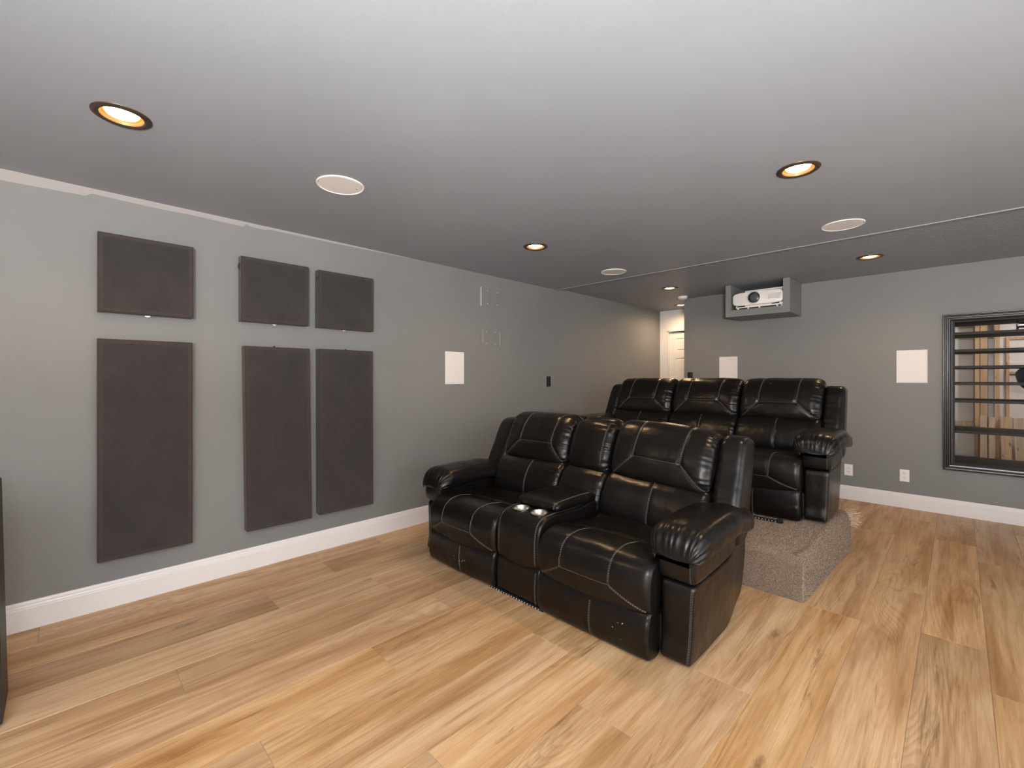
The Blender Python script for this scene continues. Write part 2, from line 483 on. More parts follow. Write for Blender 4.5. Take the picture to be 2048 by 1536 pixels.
# ------------------------------------------------------------------ plank floor
floor = struct(box('floor', (-0.05, -2.45, -0.06), (6.35, YH + 0.1, -0.0025), M['joint']))
PW, PL = 0.2415, 1.93
PHASE = {-12: 1.85, -11: 1.34, -10: 0.90, -9: 1.47, -8: 0.375, -7: 1.61, -6: 1.09, -5: 0.52, -4: 1.75, -3: 0.93, -2: 1.50, -1: 2.06, 0: 3.115, 1: 1.83, 2: 3.20, 3: 2.79}
plank_meshes = {}
def plank_mesh(L, W):
    key = (round(L, 3), round(W, 3))
    if key not in plank_meshes:
        bm = bmesh.new()
        c = 0.0012; g = 0.0007
        x0, x1, y0, y1 = g, W - g, g, L - g
        top = [bm.verts.new(p) for p in ((x0 + c, y0 + c, 0), (x1 - c, y0 + c, 0), (x1 - c, y1 - c, 0), (x0 + c, y1 - c, 0))]
        mid = [bm.verts.new(p) for p in ((x0, y0, -c), (x1, y0, -c), (x1, y1, -c), (x0, y1, -c))]
        bot = [bm.verts.new((v.co.x, v.co.y, -0.005)) for v in mid]
        bm.faces.new(top)
        for i in range(4):
            j = (i + 1) % 4
            bm.faces.new((mid[i], mid[j], top[j], top[i])); bm.faces.new((bot[i], bot[j], mid[j], mid[i]))
        plank_meshes[key] = bm_mesh('plank', bm); plank_meshes[key].materials.append(M['plank'])
    return plank_meshes[key]
prng = random.Random(11)
for k in range(-12, 14):
    xa = 2.90 + PW * k + 0.0
    xb = xa + PW
    if k == 13: xb = min(xb, 6.29)
    ph = PHASE.get(k, prng.uniform(0, PL))
    y = ph - PL * math.ceil((ph + 2.39) / PL)
    while y < YH:
        a, b = max(y, -2.39), min(y + PL, YB - 0.005 if xa > XL else YH - 0.005)
        if b - a > 0.03:
            o = link('plank', plank_mesh(b - a, xb - xa), None, floor)
            o.location = (xa, a, 0)
        y += PL

# ------------------------------------------------------------------ upholstery kit
def catmull(pts, n, closed=True):
    P = np.array(pts, float); m = len(P); out = []
    per = 16
    for i in range(m):
        p0, p1, p2, p3 = P[(i - 1) % m], P[i], P[(i + 1) % m], P[(i + 2) % m]
        # centripetal-ish tension to keep corners tidy
        for s in range(per):
            t = s / per
            m1 = (p2 - p0) * 0.42; m2 = (p3 - p1) * 0.42
            d = np.linalg.norm(p2 - p1)
            for mm in (m1, m2):
                l = np.linalg.norm(mm)
                if l > d: mm *= d / l
            out.append((2 * t**3 - 3 * t**2 + 1) * p1 + (t**3 - 2 * t**2 + t) * m1 + (-2 * t**3 + 3 * t**2) * p2 + (t**3 - t**2) * m2)
    out = np.array(out)
    seg = np.linalg.norm(np.roll(out, -1, 0) - out, axis=1)
    L = seg.sum(); cum = np.concatenate([[0], np.cumsum(seg)])
    ring = np.vstack([out, out[:1]])
    s = np.linspace(0, L, n, endpoint=False)
    return np.stack([np.interp(s, cum, ring[:, 0]), np.interp(s, cum, ring[:, 1])], 1), L

class Cushion:
    """a side profile (p, q) swept along an axis, with puffed ends, seams, gathers and lumps"""
    def __init__(self, prof, a0, a1, end_r=0.04, end_in=0.03, nu=110, step=0.011, axis='x', warp=None, lump=0.003, seed=0,
                 gather=None, crown=0.0, end_r2=None, end_in2=None):
        self.P, self.L = catmull(prof, nu)
        area = 0.5 * np.sum(self.P[:, 0] * np.roll(self.P[:, 1], -1) - np.roll(self.P[:, 0], -1) * self.P[:, 1])
        T = np.roll(self.P, -1, 0) - np.roll(self.P, 1, 0)
        T /= np.linalg.norm(T, axis=1)[:, None]
        self.NN = np.stack([T[:, 1], -T[:, 0]], 1) * (1 if area > 0 else -1)
        self.nu, self.a0, self.a1, self.axis, self.warp = nu, a0, a1, axis, warp
        self.er = (end_r, end_r2 if end_r2 is not None else end_r)
        self.ei = (end_in, end_in2 if end_in2 is not None else end_in)
        self.lump, self.seed, self.gather, self.crown = lump, seed, gather or [], crown
        self.seams = []
        th = np.linspace(0, PI / 2, 8)
        A = list(a0 + self.er[0] * (1 - np.cos(th))); B = list(a1 - self.er[1] * (1 - np.cos(th)))[::-1]
        mid = a1 - a0 - self.er[0] - self.er[1]
        k = max(2, int(mid / step))
        Mx = list(np.linspace(a0 + self.er[0], a1 - self.er[1], k + 1))[1:-1]
        self.A = np.array(A + Mx + B)
    def u_at(self, p, q):
        return int(np.argmin((self.P[:, 0] - p) ** 2 + (self.P[:, 1] - q) ** 2)) / self.nu
    def surf(self, a, u):
        """arrays a, u -> points (n,3) and normals in profile plane"""
        a = np.asarray(a, float); u = np.asarray(u, float) % 1.0
        f = u * self.nu; i = np.floor(f).astype(int) % self.nu; t = (f - np.floor(f))[:, None]
        j = (i + 1) % self.nu
        p = self.P[i] * (1 - t) + self.P[j] * t
        n = self.NN[i] * (1 - t) + self.NN[j] * t
        e = np.zeros_like(a)
        for side in (0, 1):
            d = (a - self.a0) if side == 0 else (self.a1 - a)
            r = self.er[side]
            q = np.clip(1 - d / r, 0, 1)
            e = np.maximum(e, self.ei[side] * (1 - np.sqrt(np.clip(1 - q * q, 0, 1))))
        T = (a - self.a0) / (self.a1 - self.a0)
        dsp = -e + self.crown * (1 - (2 * T - 1) ** 2)
        s = u * self.L; k = self.seed
        dsp = dsp + self.lump * (np.sin(7.3 * a + 5.1 * s + k) * np.sin(11.7 * s - 4.2 * a + 2 * k) + 0.5 * np.sin(23 * a + 13 * s + 3 * k) * np.sin(17 * s - 9 * a + k))
        for (side, amp, ln, lam, u0, u1, *reg) in self.gather:
            d = (a - self.a0) if side == 0 else (self.a1 - a)
            w = np.clip((u - u0) / 0.04, 0, 1) * np.clip((u1 - u) / 0.04, 0, 1) if u1 > u0 else np.ones_like(u)
            ph = 2 * PI * s / lam
            wave = np.sin(ph + 1.7 * np.sin(ph * 0.37 + k) + 6 * d) * (0.65 + 0.35 * np.sin(ph * 0.61 + 2 * k))
            if reg: wave = np.sin(ph + 0.9 * np.sin(ph * 0.31 + k)) * (0.75 + 0.25 * np.sin(ph * 0.43 + 2 * k))
            fall = np.exp(-np.maximum(d - 0.012, 0) / (ln * (0.75 + 0.35 * np.sin(ph * 0.43 + k)))) * np.clip(d / 0.012, 0, 1)
            dsp = dsp + amp * w * wave * fall
        for (pl, depth, wid) in self.seams:
            dmin = np.full(a.shape, 9.0)
            for (xa, ua), (xb, ub) in zip(pl[:-1], pl[1:]):
                ax_, ay = xa, ua * self.L; bx, by = xb, ub * self.L
                vx, vy = bx - ax_, by - ay; LL = vx * vx + vy * vy + 1e-12
                tt = np.clip(((a - ax_) * vx + (s - ay) * vy) / LL, 0, 1)
                dmin = np.minimum(dmin, np.hypot(a - (ax_ + tt * vx), s - (ay + tt * vy)))
            dsp = dsp - depth * np.exp(-(dmin / wid) ** 2)
        p = p + n * dsp[:, None]
        if self.axis == 'x': X = np.stack([a, p[:, 0], p[:, 1]], 1); NV = np.stack([0 * a, n[:, 0], n[:, 1]], 1)
        else: X = np.stack([p[:, 0], a, p[:, 1]], 1); NV = np.stack([n[:, 0], 0 * a, n[:, 1]], 1)
        if self.warp: X = self.warp(X)
        return X, NV
    def seam(self, pl, depth=0.004, wid=0.012): self.seams.append((pl, depth, wid)); return pl
    def build(self, name, mat, parent):
        na, nu = len(self.A), self.nu
        aa = np.repeat(self.A, nu); uu = np.tile(np.arange(nu) / nu, na)
        X, _ = self.surf(aa, uu)
        idx = np.arange(na * nu).reshape(na, nu)
        f = np.stack([idx[:-1], np.roll(idx, -1, 1)[:-1], np.roll(idx, -1, 1)[1:], idx[1:]], -1).reshape(-1, 4)
        faces = [tuple(int(i) for i in r) for r in f] + [tuple(int(i) for i in idx[0][::-1]), tuple(int(i) for i in idx[-1])]
        me = bpy.data.meshes.new(name)
        me.from_pydata(X.tolist(), [], faces)
        bm = bmesh.new(); bm.from_mesh(me)
        caps = [g for g in bm.faces if len(g.verts) > 4]
        bmesh.ops.triangulate(bm, faces=caps)
        bmesh.ops.recalc_face_normals(bm, faces=bm.faces)
        bm.to_mesh(me); bm.free()
        return link(name, me, mat, parent, True)
    def stitch(self, lines, parent, name='stitching', gap=0.006, r=0.0012, double=True, dash=0.009, hole=0.003):
        """light threads lying along seam polylines, as short raised stitches"""
        V, F = [], []
        for pl in lines:
            pts = []
            for (xa, ua), (xb, ub) in zip(pl[:-1], pl[1:]):
                if ub - ua > 0.5: ub -= 1
                if ua - ub > 0.5: ub += 1
                L = math.hypot(xb - xa, (ub - ua) * self.L); k = max(2, int(L / 0.004))
                tt = np.linspace(0, 1, k)
                pts.append((xa + (xb - xa) * tt, ua + (ub - ua) * tt))
            a = np.concatenate([p[0] for p in pts]); u = np.concatenate([p[1] for p in pts])
            da = np.gradient(a); ds = np.gradient(u) * self.L
            ln = np.hypot(da, ds) + 1e-9
            for off in ((-gap / 2, gap / 2) if double else (0.0,)):
                ao = a + off * (-ds / ln); uo = u + off * (da / ln) / self.L
                X, NV = self.surf(ao, uo)
                X = X + NV * 0.0006
                cum = np.concatenate([[0], np.cumsum(np.linalg.norm(np.diff(X, axis=0), axis=1))])
                tot = cum[-1]; pos = 0.0
                while pos < tot - 0.004:
                    q = np.array([np.interp([pos, min(pos + dash, tot)], cum, X[:, c]) for c in range(3)]).T
                    nm = np.array([np.interp([pos], cum, NV[:, c]) for c in range(3)]).T[0]
                    d = q[1] - q[0]; d /= np.linalg.norm(d) + 1e-9
                    sd = np.cross(d, nm); sd /= np.linalg.norm(sd) + 1e-9
                    b0 = len(V)
                    for e in q:
                        V += [tuple(e + sd * r), tuple(e + nm * r * 1.2), tuple(e - sd * r)]
                    F += [(b0, b0 + 3, b0 + 4, b0 + 1), (b0 + 1, b0 + 4, b0 + 5, b0 + 2), (b0, b0 + 1, b0 + 2), (b0 + 3, b0 + 5, b0 + 4)]
                    pos += dash + hole
        me = bpy.data.meshes.new(name); me.from_pydata(V, [], F)
        return tag(link(name, me, M['thread'], parent), kind='stuff')

# ---- one recliner row: local x from 0 at the left outer side, y 0 at the footrest front, z 0 at the base
def smooth01(t): t = np.clip(t, 0, 1); return t * t * (3 - 2 * t)

def build_row(root, arm_w, units, sag=(), inset=()):
    """units: list of ('seat'|'console', width)"""
    LT = M['leather']
    W = arm_w * 2 + sum(w for _, w in units)
    x = arm_w
    for i, (kind, w) in enumerate(units):
        a, b = x + 0.003, x + w - 0.003
        sd = 1.7 * i + 0.3
        def smile(X, a=a, b=b):      # lower edge of the front flap lifts towards its corners
            t = (X[:, 0] - (a + b) / 2) / ((b - a) / 2)
            k = np.clip((0.34 - X[:, 2]) / 0.12, 0, 1) * np.clip((0.25 - X[:, 1]) / 0.15, 0, 1)
            X[:, 2] += 0.026 * t * t * k - 0.010 * k
            return X
        if kind == 'seat':
            # seat cushion and front flap
            pr = [(0.64, 0.435), (0.50, 0.440), (0.36, 0.446), (0.24, 0.462), (0.14, 0.474), (0.06, 0.462), (0.012, 0.425), (-0.010, 0.36), (-0.012, 0.29),
                  (0.000, 0.232), (0.022, 0.206), (0.08, 0.205), (0.30, 0.24), (0.64, 0.30)]
            c = Cushion(pr, a, b, 0.035, 0.024, 150, 0.012, warp=smile, lump=0.0025, seed=sd, crown=0.008)
            uT, uH, uB, uC = c.u_at(0.20, 0.47), c.u_at(-0.012, 0.312), c.u_at(0.0, 0.232), c.u_at(0.265, 0.457)
            xl, xr = a + 0.24 * w, a + 0.68 * w
            lines = [c.seam([(xl + 0.02, uC), (xl, uH)], 0.003, 0.010), c.seam([(xr + 0.02, uC), (xr, uH)], 0.003, 0.010),
                     c.seam([(xl, uH), (xr, uH)], 0.003, 0.010), c.seam([(xl, uH), (a + 0.025, uB)], 0.003, 0.010), c.seam([(xr, uH), (b - 0.02, uB)], 0.003, 0.010)]
            c.seam([(a, uC), (b, uC)], 0.010, 0.014)
            o = c.build('seat', LT, root)
            c.stitch([lines[0], lines[1], lines[3], lines[4]], o)
            c.stitch([lines[2]], o, 'stitching', double=False)
            # footrest panel under the flap
            pr = [(0.012, 0.012), (-0.012, 0.06), (-0.016, 0.12), (-0.006, 0.19), (0.02, 0.235), (0.10, 0.235), (0.115, 0.12), (0.10, 0.012)]
            c = Cushion(pr, a + 0.002, b - 0.002, 0.02, 0.016, 70, 0.014, lump=0.002, seed=sd + 5, crown=0.004, gather=[(0, 0.003, 0.03, 0.05, 0.1, 0.5), (1, 0.003, 0.03, 0.05, 0.1, 0.5)])
            xm = a + 0.52 * w
            ln = c.seam([(xm, c.u_at(-0.006, 0.20)), (xm, c.u_at(0.010, 0.014))], 0.003, 0.010)
            o = c.build('footrest_panel', LT, root); c.stitch([ln], o)
        else:
            # console body with a flat top between the seats
            pr = [(0.66, 0.505), (0.40, 0.512), (0.18, 0.518), (0.08, 0.508), (0.030, 0.470), (0.012, 0.40), (0.008, 0.30), (0.014, 0.235), (0.035, 0.208), (0.10, 0.205), (0.66, 0.22)]
            c = Cushion(pr, a, b, 0.020, 0.014, 120, 0.012, warp=smile, lump=0.0012, seed=sd)
            l1 = c.seam([(b - 0.028, c.u_at(0.55, 0.508)), (b - 0.028, c.u_at(0.014, 0.235))], 0.002, 0.008)
            l2 = c.seam([(a + 0.024, c.u_at(0.35, 0.513)), (a + 0.024, c.u_at(0.02, 0.225))], 0.002, 0.008)
            o = c.build('console_body', LT, root)
            c.stitch([l1], o); c.stitch([l2], o, 'stitching', double=False)
            body = o
            cups = [((a + b) / 2 - 0.076, 0.137), ((a + b) / 2 + 0.072, 0.139)]
            for cx, cy in cups:
                # cut the well, then line it with a steel cup
                bm = bmesh.new(); bmesh.ops.create_cone(bm, cap_ends=True, segments=32, radius1=0.0535, radius2=0.0535, depth=0.16)
                me = bpy.data.meshes.new('cut'); bm.to_mesh(me); bm.free()
                cut = bpy.data.objects.new('cut', me); COL.objects.link(cut); cut.location = (cx, cy, 0.53); cut.parent = root
                md = body.modifiers.new('b', 'BOOLEAN'); md.object = cut; md.operation = 'DIFFERENCE'; md.solver = 'EXACT'
                bpy.context.view_layer.update()
                dg = bpy.context.evaluated_depsgraph_get()
                nm = bpy.data.meshes.new_from_object(body.evaluated_get(dg))
                body.modifiers.clear(); body.data = nm; nm.name = 'console_body'
                bpy.data.objects.remove(cut); bpy.data.meshes.remove(me)
                zt = 0.517
                lathe('cup_holder', [(0.0575, zt - 0.003), (0.0575, zt + 0.0015), (0.054, zt + 0.0025), (0.0515, zt - 0.001), (0.049, zt - 0.070), (0.044, zt - 0.075), (0.0, zt - 0.075)], M['steel'], root, 36, (cx, cy, 0))['label'] = 'brushed steel cup holder'
            sharpen(body.data, 55)
            # padded lid
            pr = [(0.205, 0.520), (0.185, 0.545), (0.20, 0.568), (0.26, 0.578), (0.45, 0.580), (0.58, 0.572), (0.60, 0.545), (0.58, 0.520)]
            c = Cushion(pr, a + 0.014, b - 0.002, 0.030, 0.020, 80, 0.012, lump=0.0015, seed=sd + 2, crown=0.004)
            l1 = c.seam([(b - 0.030, c.u_at(0.56, 0.575)), (b - 0.030, c.u_at(0.19, 0.54))], 0.002, 0.008)
            o = c.build('console_lid', LT, root); c.stitch([l1], o)
            pr = [(0.026, 0.012), (0.012, 0.06), (0.010, 0.12), (0.016, 0.19), (0.035, 0.225), (0.10, 0.225), (0.115, 0.12), (0.10, 0.012)]
            c = Cushion(pr, a, b, 0.014, 0.010, 60, 0.014, lump=0.001, seed=sd + 5)
            l1 = c.seam([(b - 0.028, c.u_at(0.018, 0.20)), (b - 0.028, c.u_at(0.022, 0.02))], 0.002, 0.008)
            o = c.build('console_lower_panel', LT, root); c.stitch([l1], o)
        # backrest: lumbar roll and headrest pillow
        sg = sag[i] if i < len(sag) else 0.0
        if i < len(inset): a, b = a + inset[i][0], b + inset[i][1]
        def sagwarp(X, a=a, b=b, sg=sg):
            t = np.clip((X[:, 0] - a) / (b - a), 0, 1)
            X[:, 2] -= sg * t; X[:, 1] -= 0.5 * sg * t
            return X
        narrow = kind == 'console'
        g = 0.006 if narrow else 0.004
        pr = [(0.80, 0.715), (0.735, 0.705), (0.672, 0.665), (0.628, 0.60), (0.600, 0.53), (0.592, 0.47), (0.615, 0.425), (0.70, 0.41), (0.84, 0.46), (0.90, 0.62)]
        c = Cushion(pr, a - 0.002, b + 0.002, 0.040, 0.036, 90, 0.010, warp=sagwarp, lump=0.003, seed=sd + 3, crown=0.008,
                    gather=[(0, 0.0045, 0.035, 0.042, 0.05, 0.50), (1, 0.0065, 0.055, 0.042, 0.05, 0.50)])
        o_l = None
        if not narrow:
            xm = a + 0.50 * w
            ln = c.seam([(xm, c.u_at(0.72, 0.70)), (xm, c.u_at(0.60, 0.44))], 0.004, 0.012)
            o = c.build('lumbar_cushion', LT, root); c.stitch([ln], o)
        else:
            c.build('lumbar_cushion', LT, root)
        top = 1.016 if narrow else 1.041
        pr = [(0.86, 0.700), (0.775, 0.678), (0.722, 0.700), (0.716, 0.760), (0.742, 0.850), (0.790, 0.945), (0.845, 1.012), (0.905, top), (0.970, 1.040), (1.020, 0.990), (1.010, 0.86), (0.95, 0.74)]
        gath = [(0, 0.004, 0.035, 0.050, 0.08, 0.72), (1, 0.006, 0.045, 0.046, 0.08, 0.72)]
        if narrow: gath = [(0, 0.004, 0.05, 0.052, 0.05, 0.75), (1, 0.0065, 0.11, 0.058, 0.05, 0.75)]
        c = Cushion(pr, a + g, b - g, 0.060, 0.045, 130, 0.010, end_r2=0.080, end_in2=0.055, warp=sagwarp, lump=0.0035, seed=sd + 4, crown=0.012 if not narrow else 0.010, gather=gath)
        if not narrow:
            uT, uH, uB = c.u_at(0.93, top), c.u_at(0.738, 0.835), c.u_at(0.722, 0.705)
            xl, xr = a + 0.25 * w, a + 0.71 * w
            L1 = c.seam([(xl + 0.012, uT), (xl, uH)], 0.005, 0.013); L2 = c.seam([(xr + 0.012, uT), (xr, uH)], 0.005, 0.013)
            L3 = c.seam([(xl, uH), (xr, uH)], 0.004, 0.012)
            L4 = c.seam([(xl, uH), (a + 0.03, uB)], 0.005, 0.013); L5 = c.seam([(xr, uH), (b - 0.03, uB)], 0.006, 0.013)
            e = c.seam([(b - 0.035, uT), (b - 0.030, uB)], 0.002, 0.008)
            o = c.build('headrest', LT, root)
            c.stitch([L1, L2, L4, L5], o); c.stitch([L3], o, 'stitching', double=False)
        else:
            e = c.seam([(b - 0.062, c.u_at(0.905, top)), (b - 0.062, c.u_at(0.716, 0.76))], 0.002, 0.008)
            o = c.build('headrest', LT, root)
            c.stitch([e], o)
        x += w
    # back shell behind the cushions
    pr = [(0.84, 0.10), (0.86, 0.40), (0.95, 0.72), (1.03, 0.98), (1.065, 0.96), (1.05, 0.70), (1.03, 0.40), (0.99, 0.10)]
    Cushion(pr, arm_w * 0.5, W - arm_w * 0.5, 0.03, 0.02, 70, 0.05, lump=0.002, seed=9).build('back_shell', LT, root)
    box('base_frame', (arm_w, 0.11, 0.03), (W - arm_w, 0.84, 0.20), M['black_plastic'], root)
    # arms
    for side in (0, 1):
        o0, o1 = (0.0, arm_w - 0.004) if side == 0 else (W - arm_w + 0.004, W)
        sgn = -1 if side == 0 else 1
        def taper(X, sgn=sgn, o0=o0, o1=o1):
            outer = o1 if sgn > 0 else o0
            inner = o0 if sgn > 0 else o1
            t = (X[:, 0] - inner) / (outer - inner)
            X[:, 0] -= sgn * t * (0.075 * smooth01((X[:, 1] - 0.50) / 0.50) + 0.018 * np.clip((0.40 - X[:, 2]) / 0.40, 0, 1))
            return X
        arm = tag(empty('arm', (0, 0, 0))); arm.parent = root
        # flat side body with a front panel
        pr = [(0.094, 0.018), (0.094, 0.12), (0.096, 0.25), (0.100, 0.372), (0.130, 0.386), (0.40, 0.390), (0.62, 0.410), (0.80, 0.46), (0.94, 0.45), (1.03, 0.36), (1.035, 0.22), (0.965, 0.02), (0.55, 0.018)]
        c = Cushion(pr, o0, o1, 0.020, 0.014, 130, 0.02, warp=taper, lump=0.0012, seed=3 + side)
        xs = o1 - 0.012 if side else o0 + 0.012
        ln = c.seam([(xs, c.u_at(0.094, 0.03)), (xs, c.u_at(0.098, 0.36))], 0.001, 0.006)
        o = c.build('arm_body', LT, arm); c.stitch([ln], o, r=0.0009)
        # upper box, bulging at the front
        pr = [(0.088, 0.400), (0.076, 0.45), (0.078, 0.530), (0.105, 0.566), (0.20, 0.574), (0.40, 0.572), (0.70, 0.575), (0.92, 0.60), (1.02, 0.54), (1.045, 0.44), (0.95, 0.455), (0.80, 0.470), (0.62, 0.418), (0.40, 0.396), (0.13, 0.390)]
        c = Cushion(pr, o0 - (0.008 if side == 0 else 0.012), o1 + (0.008 if side else 0.012), 0.026, 0.022, 130, 0.02, warp=taper, lump=0.0025, seed=5 + side,
                    gather=[(side, 0.002, 0.02, 0.06, 0, -1)])
        xs = o1 - 0.014 if side else o0 + 0.014
        ln = c.seam([(xs, c.u_at(0.10, 0.515)), (xs, c.u_at(0.088, 0.400))], 0.002, 0.006)
        o = c.build('arm_top_box', LT, arm); c.stitch([ln], o, double=False)
        # pillow pad
        cx = (o1 - 0.092) if side else (o0 + 0.092)
        hw = 0.146
        pr = [(cx - hw, 0.0), (cx - hw * 0.95, 0.045), (cx - hw * 0.70, 0.082), (cx, 0.100), (cx + hw * 0.70, 0.082), (cx + hw * 0.95, 0.045), (cx + hw, 0.0),
              (cx + hw * 0.94, -0.034), (cx + hw * 0.6, -0.048), (cx, -0.050), (cx - hw * 0.6, -0.048), (cx - hw * 0.94, -0.034)]
        def padwarp(X, sgn=sgn, cx=cx):
            y = X[:, 1]
            X[:, 2] += 0.549 + 0.016 * smooth01((y - 0.12) / 0.30) - 0.050 * smooth01((y - 0.50) / 0.38)
            s = 1 - 0.06 * smooth01((y - 0.45) / 0.45)
            X[:, 0] = cx + (X[:, 0] - cx) * s - sgn * 0.012 * smooth01((y - 0.5) / 0.45)
            q = np.clip(1 - (y - 0.06) / 0.11, 0, 1)
            X[:, 2] -= 0.060 * (1 - np.sqrt(np.clip(1 - q * q, 0, 1)))
            return X
        c = Cushion(pr, 0.06, 0.880, 0.110, 0.066, 160, 0.010, axis='y', warp=padwarp, lump=0.0045, seed=7 + 2 * side,
                    gather=[(0, 0.0075, 0.055, 0.036, 0, -1, 1), (1, 0.004, 0.04, 0.05, 0, -1)], end_r2=0.09, end_in2=0.045)
        o = c.build('arm_pad', LT, arm)
        # wing beside the headrest
        pr = [(0.70, 0.40), (0.665, 0.50), (0.70, 0.62), (0.775, 0.78), (0.835, 0.91), (0.872, 0.966), (0.93, 0.985), (1.02, 0.982), (1.065, 0.95), (1.04, 0.80), (0.98, 0.60), (0.93, 0.44), (0.82, 0.38)]
        def wtaper(X, sgn=sgn, o0=o0, o1=o1):
            outer = o1 if sgn > 0 else o0
            inner = o0 if sgn > 0 else o1
            t = (X[:, 0] - inner) / (outer - inner)
            X[:, 0] -= sgn * t * 0.025 * smooth01((X[:, 1] - 0.60) / 0.46)
            return X
        win = inset[0][0] if inset and side == 0 else 0.0
        i0, i1 = (o0 + 0.004, o1 + 0.012 + win) if side == 0 else (o0 - 0.012, o1 - 0.004)
        gw = [(1 - side, 0.006, 0.05, 0.045, 0.06, 0.52)]
        c = Cushion(pr, i0, i1, 0.050, 0.040, 120, 0.012, warp=wtaper, lump=0.0028, seed=11 + side, gather=gw)
        xs = i1 - 0.012 if side else i0 + 0.012
        o = c.build('wing', LT, arm)
        ln = c.seam([(xs, c.u_at(1.05, 0.97)), (xs, c.u_at(0.95, 0.50))], 0.0, 0.01)
        c.stitch([ln], o, 'piping', double=False, r=0.003, dash=0.2, hole=0.0).data.materials[0] = LT
        # recessed recline button plate on the outer side
        if side:
            bx = W - 0.006
            boxes('recline_button', [((bx, 0.23, 0.445), (bx + 0.012, 0.26, 0.485))], M['black_plastic'], arm, 0.003)
    return W

# ---- the carpeted riser
RZ = 0.28
def riser():
    root = empty('carpeted_riser', (0, 0, 0), 'brown fleck carpeted platform step the rear recliner sofa stands on', 'riser')
    foot = [(0.30, 3.115), (2.872, 3.115), (2.928, 4.35), (2.905, 4.45), (2.60, 4.56), (2.60, 4.90), (0.30, 4.90)]
    def rounded(poly, r, seg=5):
        out = []
        m = len(poly)
        for i in range(m):
            p, q, s = Vector(poly[i - 1]), Vector(poly[i]), Vector(poly[(i + 1) % m])
            a, b = (p - q).normalized(), (s - q).normalized()
            rr = min(r, (p - q).length * 0.4, (s - q).length * 0.4)
            A, B = q + a * rr, q + b * rr
            for t in range(seg + 1):
                k = t / seg
                out.append((1 - k) ** 2 * A + 2 * k * (1 - k) * q + k * k * B)
        return out
    ring = rounded(foot, 0.012)
    n = len(ring)
    cen = Vector((1.6, 4.0))
    # vertical profile: (inset, z), rounded nosing
    prof = [(0.0, 0.0)] + [(0.0, RZ - 0.055)] + [(0.055 * (1 - math.cos(t)), RZ - 0.055 + 0.055 * math.sin(t)) for t in np.linspace(0.25, PI / 2, 5)]
    def inset(ring, d):
        out = []
        for i in range(n):
            a = (ring[i] - ring[i - 1]); b = (ring[(i + 1) % n] - ring[i])
            t = (a.normalized() + b.normalized()).normalized()
            out.append(ring[i] + Vector((-t.y, t.x)) * d)
        return out
    V, F, rows = [], [], []
    for d, z in prof:
        rg = inset(ring, d); rows.append(range(len(V), len(V) + n)); V += [(p.x, p.y, z) for p in rg]
    for r0, r1 in zip(rows[:-1], rows[1:]):
        for i in range(n): F.append((r0[i], r0[(i + 1) % n], r1[(i + 1) % n], r1[i]))
    F.append(tuple(rows[-1]))
    me = bpy.data.meshes.new('carpet'); me.from_pydata(V, [], F)
    bm = bmesh.new(); bm.from_mesh(me); bmesh.ops.recalc_face_normals(bm, faces=bm.faces); bm.to_mesh(me); bm.free()
    o = link('carpet', me, M['carpet'], root)
    # pile: short leaning tufts over the parts that show
    rg = np.random.RandomState(3)
    bm = bmesh.new(); bm.from_mesh(me)
    bmesh.ops.triangulate(bm, faces=bm.faces)
    tri = []
    for f in bm.faces:
        tri.append(([np.array(v.co) for v in f.verts], np.array(f.normal), f.calc_area()))
    bm.free()
    V, F = [], []
    dens = 120000
    for (p, nrm, A) in tri:
        c = (p[0] + p[1] + p[2]) / 3
        if nrm[2] < -0.5: continue
        k = int(A * dens + rg.rand())
        for _ in range(k):
            s, t = rg.rand(2)
            if s + t > 1: s, t = 1 - s, 1 - t
            q = p[0] + (p[1] - p[0]) * s + (p[2] - p[0]) * t
            if q[0] < 2.22 or (q[1] > 4.0 and q[0] < 2.7): continue
            nn = nrm + rg.normal(0, 0.38, 3); nn /= np.linalg.norm(nn)
            tt = np.cross(nn, rg.normal(0, 1, 3)); tt /= np.linalg.norm(tt)
            w = 0.0013; h = rg.uniform(0.0032, 0.0058)
            bb = np.cross(nn, tt)
            b0 = len(V)
            V += [tuple(q + tt * w), tuple(q - tt * w * 0.5 + bb * w * 0.8), tuple(q - tt * w * 0.5 - bb * w * 0.8), tuple(q + nn * h)]
            F += [(b0, b0 + 1, b0 + 3), (b0 + 1, b0 + 2, b0 + 3), (b0 + 2, b0, b0 + 3)]
    me = bpy.data.meshes.new('carpet_pile'); me.from_pydata(V, [], F)
    link('carpet_pile', me, M['pile'], root)['kind'] = 'stuff'
    # frayed threads at the cut rear corner and down the front corner seam
    V, F = [], []
    def thread(q, d, L, r=0.0009):
        d = np.array(d, float); d /= np.linalg.norm(d)
        side = np.cross(d, (0, 0, 1.0)) + 1e-6; side /= np.linalg.norm(side)
        pts = []
        cur = np.array(q, float); dd = d.copy()
        for s in range(5):
            pts.append(cur.copy()); cur = cur + dd * L / 4; dd = dd + rg.normal(0, 0.28, 3) + np.array([0, 0, -0.10]); dd /= np.linalg.norm(dd)
        b0 = len(V)
        for p in pts:
            p[2] = min(p[2], RZ + 0.003)
            V.extend([tuple(p + side * r), tuple(p - side * r), tuple(p + np.array([0, 0, r * 1.5]))])
        for s in range(4):
            a = b0 + 3 * s
            for i in range(3): F.append((a + i, a + (i + 1) % 3, a + 3 + (i + 1) % 3, a + 3 + i))
    for _ in range(110):
        t = rg.rand()
        q = (2.928 - 0.05 * t - 0.008, 4.30 + 0.18 * t, RZ - rg.uniform(0.004, 0.09))
        thread(q, (0.9 + rg.normal(0, .3), 0.25 + rg.normal(0, .5), rg.normal(0.1, .4)), rg.uniform(0.03, 0.12))
